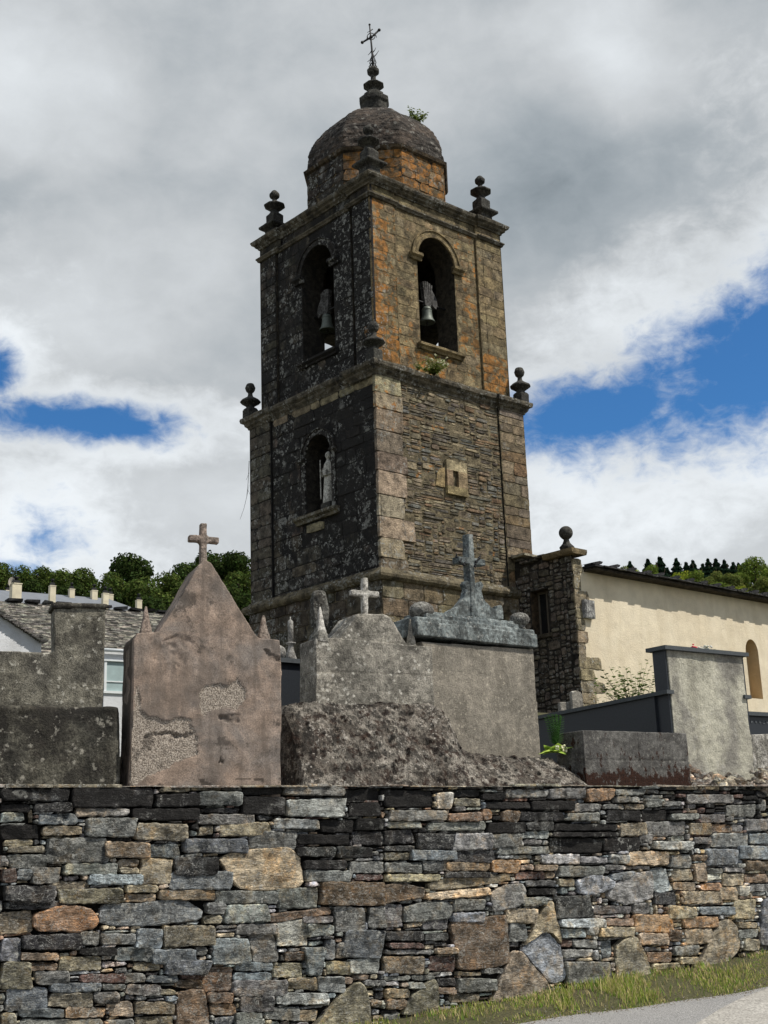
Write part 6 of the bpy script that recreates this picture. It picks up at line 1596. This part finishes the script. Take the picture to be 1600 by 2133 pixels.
RT = [(1290, 1190, 22, 'olive', 'small above the roof slates nearest the stone finial'), (1322, 1194, 17, 'yellow', 'small just right of the leftmost conifer'), (1355, 1196, 24, 'fresh', 'round in front of the second conifer from the left'), (1375, 1212, 18, 'fresh', 'low just above the eaves left of the bright tree'),
      (1418, 1208, 26, 'yellow', 'largest and brightest above the middle of the eaves'), (1395, 1222, 20, 'yellow', 'low above the eaves beside the brightest tree'), (1448, 1210, 26, 'fresh', 'right of the brightest tree'), (1472, 1222, 26, 'olive', 'low above the eaves right of the brightest tree'),
      (1500, 1208, 28, 'olive', 'with wide pale crown below the middle conifers'), (1530, 1215, 28, 'olive', 'with rounded crown between the pale crown and the edge'), (1572, 1186, 30, 'fresh', 'tall and dark rounded near the right edge'), (1548, 1204, 22, 'fresh', 'tucked left of the tall rounded one'),
      (1585, 1222, 30, 'olive', 'low at the right edge above the eaves'), (1540, 1234, 24, 'yellow', 'bright low crown above the eaves towards the right edge'), (1500, 1234, 26, 'fresh', 'low above the eaves below the wide pale crown'), (1615, 1200, 34, 'fresh', 'cut by the right edge'),
      (1265, 1196, 18, 'fresh', 'mostly hidden behind the first roof slates'), (1655, 1215, 36, 'olive', 'just outside the right edge'), (1450, 1236, 24, 'fresh', 'hidden low behind the eaves in the middle'), (1340, 1216, 22, 'olive', 'hidden low behind the eaves on the left')]
for (px, py, r, k, w) in RT: tree(px, py + 9, r * 1.12, 250 - (py - 1190) * .5, k, w, GR)

# ------------------------------------------------------------------ small plants
def sprig_plant(name, label, cat, loc, n, h, spread, leafL, leafW, cols, dens=9, seed=1, flower=None, up=1.0, parent_rot=0):
    r = random.Random(seed); th = thing(name, label, cat, None, tuple(loc)); q = MB(); f_ = MB()
    for k in range(n):
        a = r.uniform(0, 6.28); e = r.uniform(.2, 1) * spread; hh = h * r.uniform(.5, 1)
        pts = [(0, 0, 0)]; bend = r.uniform(-.3, .3)
        for j in range(1, 6): t = j / 5; pts.append((math.cos(a + bend * t) * e * t ** 1.3, math.sin(a + bend * t) * e * t ** 1.3, hh * t * up))
        q.tube(pts, max(.002, leafW * .18), .0012, 4, (.05, .06, .02))
        for j in range(dens):
            t = .2 + .8 * (j + r.random()) / dens; i = min(4, int(t * 5)); u = t * 5 - i; p = Vector(pts[i]).lerp(Vector(pts[i + 1]), min(1, u)); b = r.uniform(0, 6.28)
            leaf(q, p, (math.cos(b), math.sin(b), r.uniform(-.2, .8)), leafL * r.uniform(.6, 1.2), leafW * r.uniform(.7, 1.2), vary(r.choice(cols), .3))
        if flower and r.random() < .6:
            for _ in range(5): f_.ball((pts[-1][0] + r.uniform(-.03, .03), pts[-1][1] + r.uniform(-.03, .03), pts[-1][2] + r.uniform(-.02, .03)), .016, n=6, m=4, col=vary(flower, .1))
    q.build('foliage', MAT['leaf'], th)
    if flower: f_.build('blossoms', plain_mat('blossom', flower, .7, .1, 9, attr=True), th)
GRN = [(.16, .22, .05), (.12, .17, .04), (.22, .27, .08)]
p = T.w((3.9, 2.2, 0)); d_ = at(868, 262, p[1]); sprig_plant('wall_plant', 'tuft of feathery weeds sprouting from the right shoulder of the dome', 'plant', d_, 30, .62, .50, .12, .028, GRN, 14, 3)
p = T.w((2.2, -.10, 15.08)); sprig_plant('wall_plant', 'bushy green weed with cream flowers growing on the middle tower cornice', 'plant', p, 50, .46, .55, .11, .026, [(.20, .26, .06), (.14, .2, .04), (.3, .34, .12)], 12, 5, (.62, .60, .42))
p = T.w((1.55, -.12, 15.08)); sprig_plant('wall_plant', 'small sparse weed left of the flowering one on the middle tower cornice', 'plant', p, 12, .28, .25, .08, .02, GRN, 8, 8)
o = at(1322, 1490, 20); sprig_plant('rose_bush', 'leggy green rose bush in front of the cream church wall', 'bush', (o[0], o[1], o[2] - .3), 44, 1.12, .62, .085, .034, [(.06, .10, .025), (.09, .14, .03), (.14, .19, .06)], 16, 12)
o = at(1262, 1500, 19); sprig_plant('rose_bush', 'thin few-stemmed bush beside the church corner stones', 'bush', (o[0], o[1], o[2] - .3), 6, .85, .25, .06, .022, [(.07, .11, .03), (.12, .17, .05)], 12, 15)
o = at(1284, 1500, 19.5); sprig_plant('climbing_stem', 'single tall leafy shoot between the two bushes by the church wall', 'shoot', (o[0], o[1], o[2] - .3), 2, 1.05, .08, .05, .02, [(.07, .11, .03)], 18, 21)
# loose bare twig hanging from the dark tower side
th = thing('bare_twig', 'thin bare twig trailing in the air off the left edge of the tower', 'twig', T); q = MB()
pts = [T.X(px, py, .1) for px, py in ((519, 960), (517, 1005), (514, 1035), (508, 1060), (500, 1082))]; q.tube([(p[0], p[1], p[2]) for p in pts], .009, .004, 5)
for a, b in (((519, 985), (513, 1000)), ((514, 1035), (519, 1010)), ((516, 1020), (521, 1030))): u, v_ = T.X(*a, .1), T.X(*b, .1); q.tube([tuple(u), tuple(v_)], .006, .003, 4)
q.build('stem', MAT['bark'], th)
#END
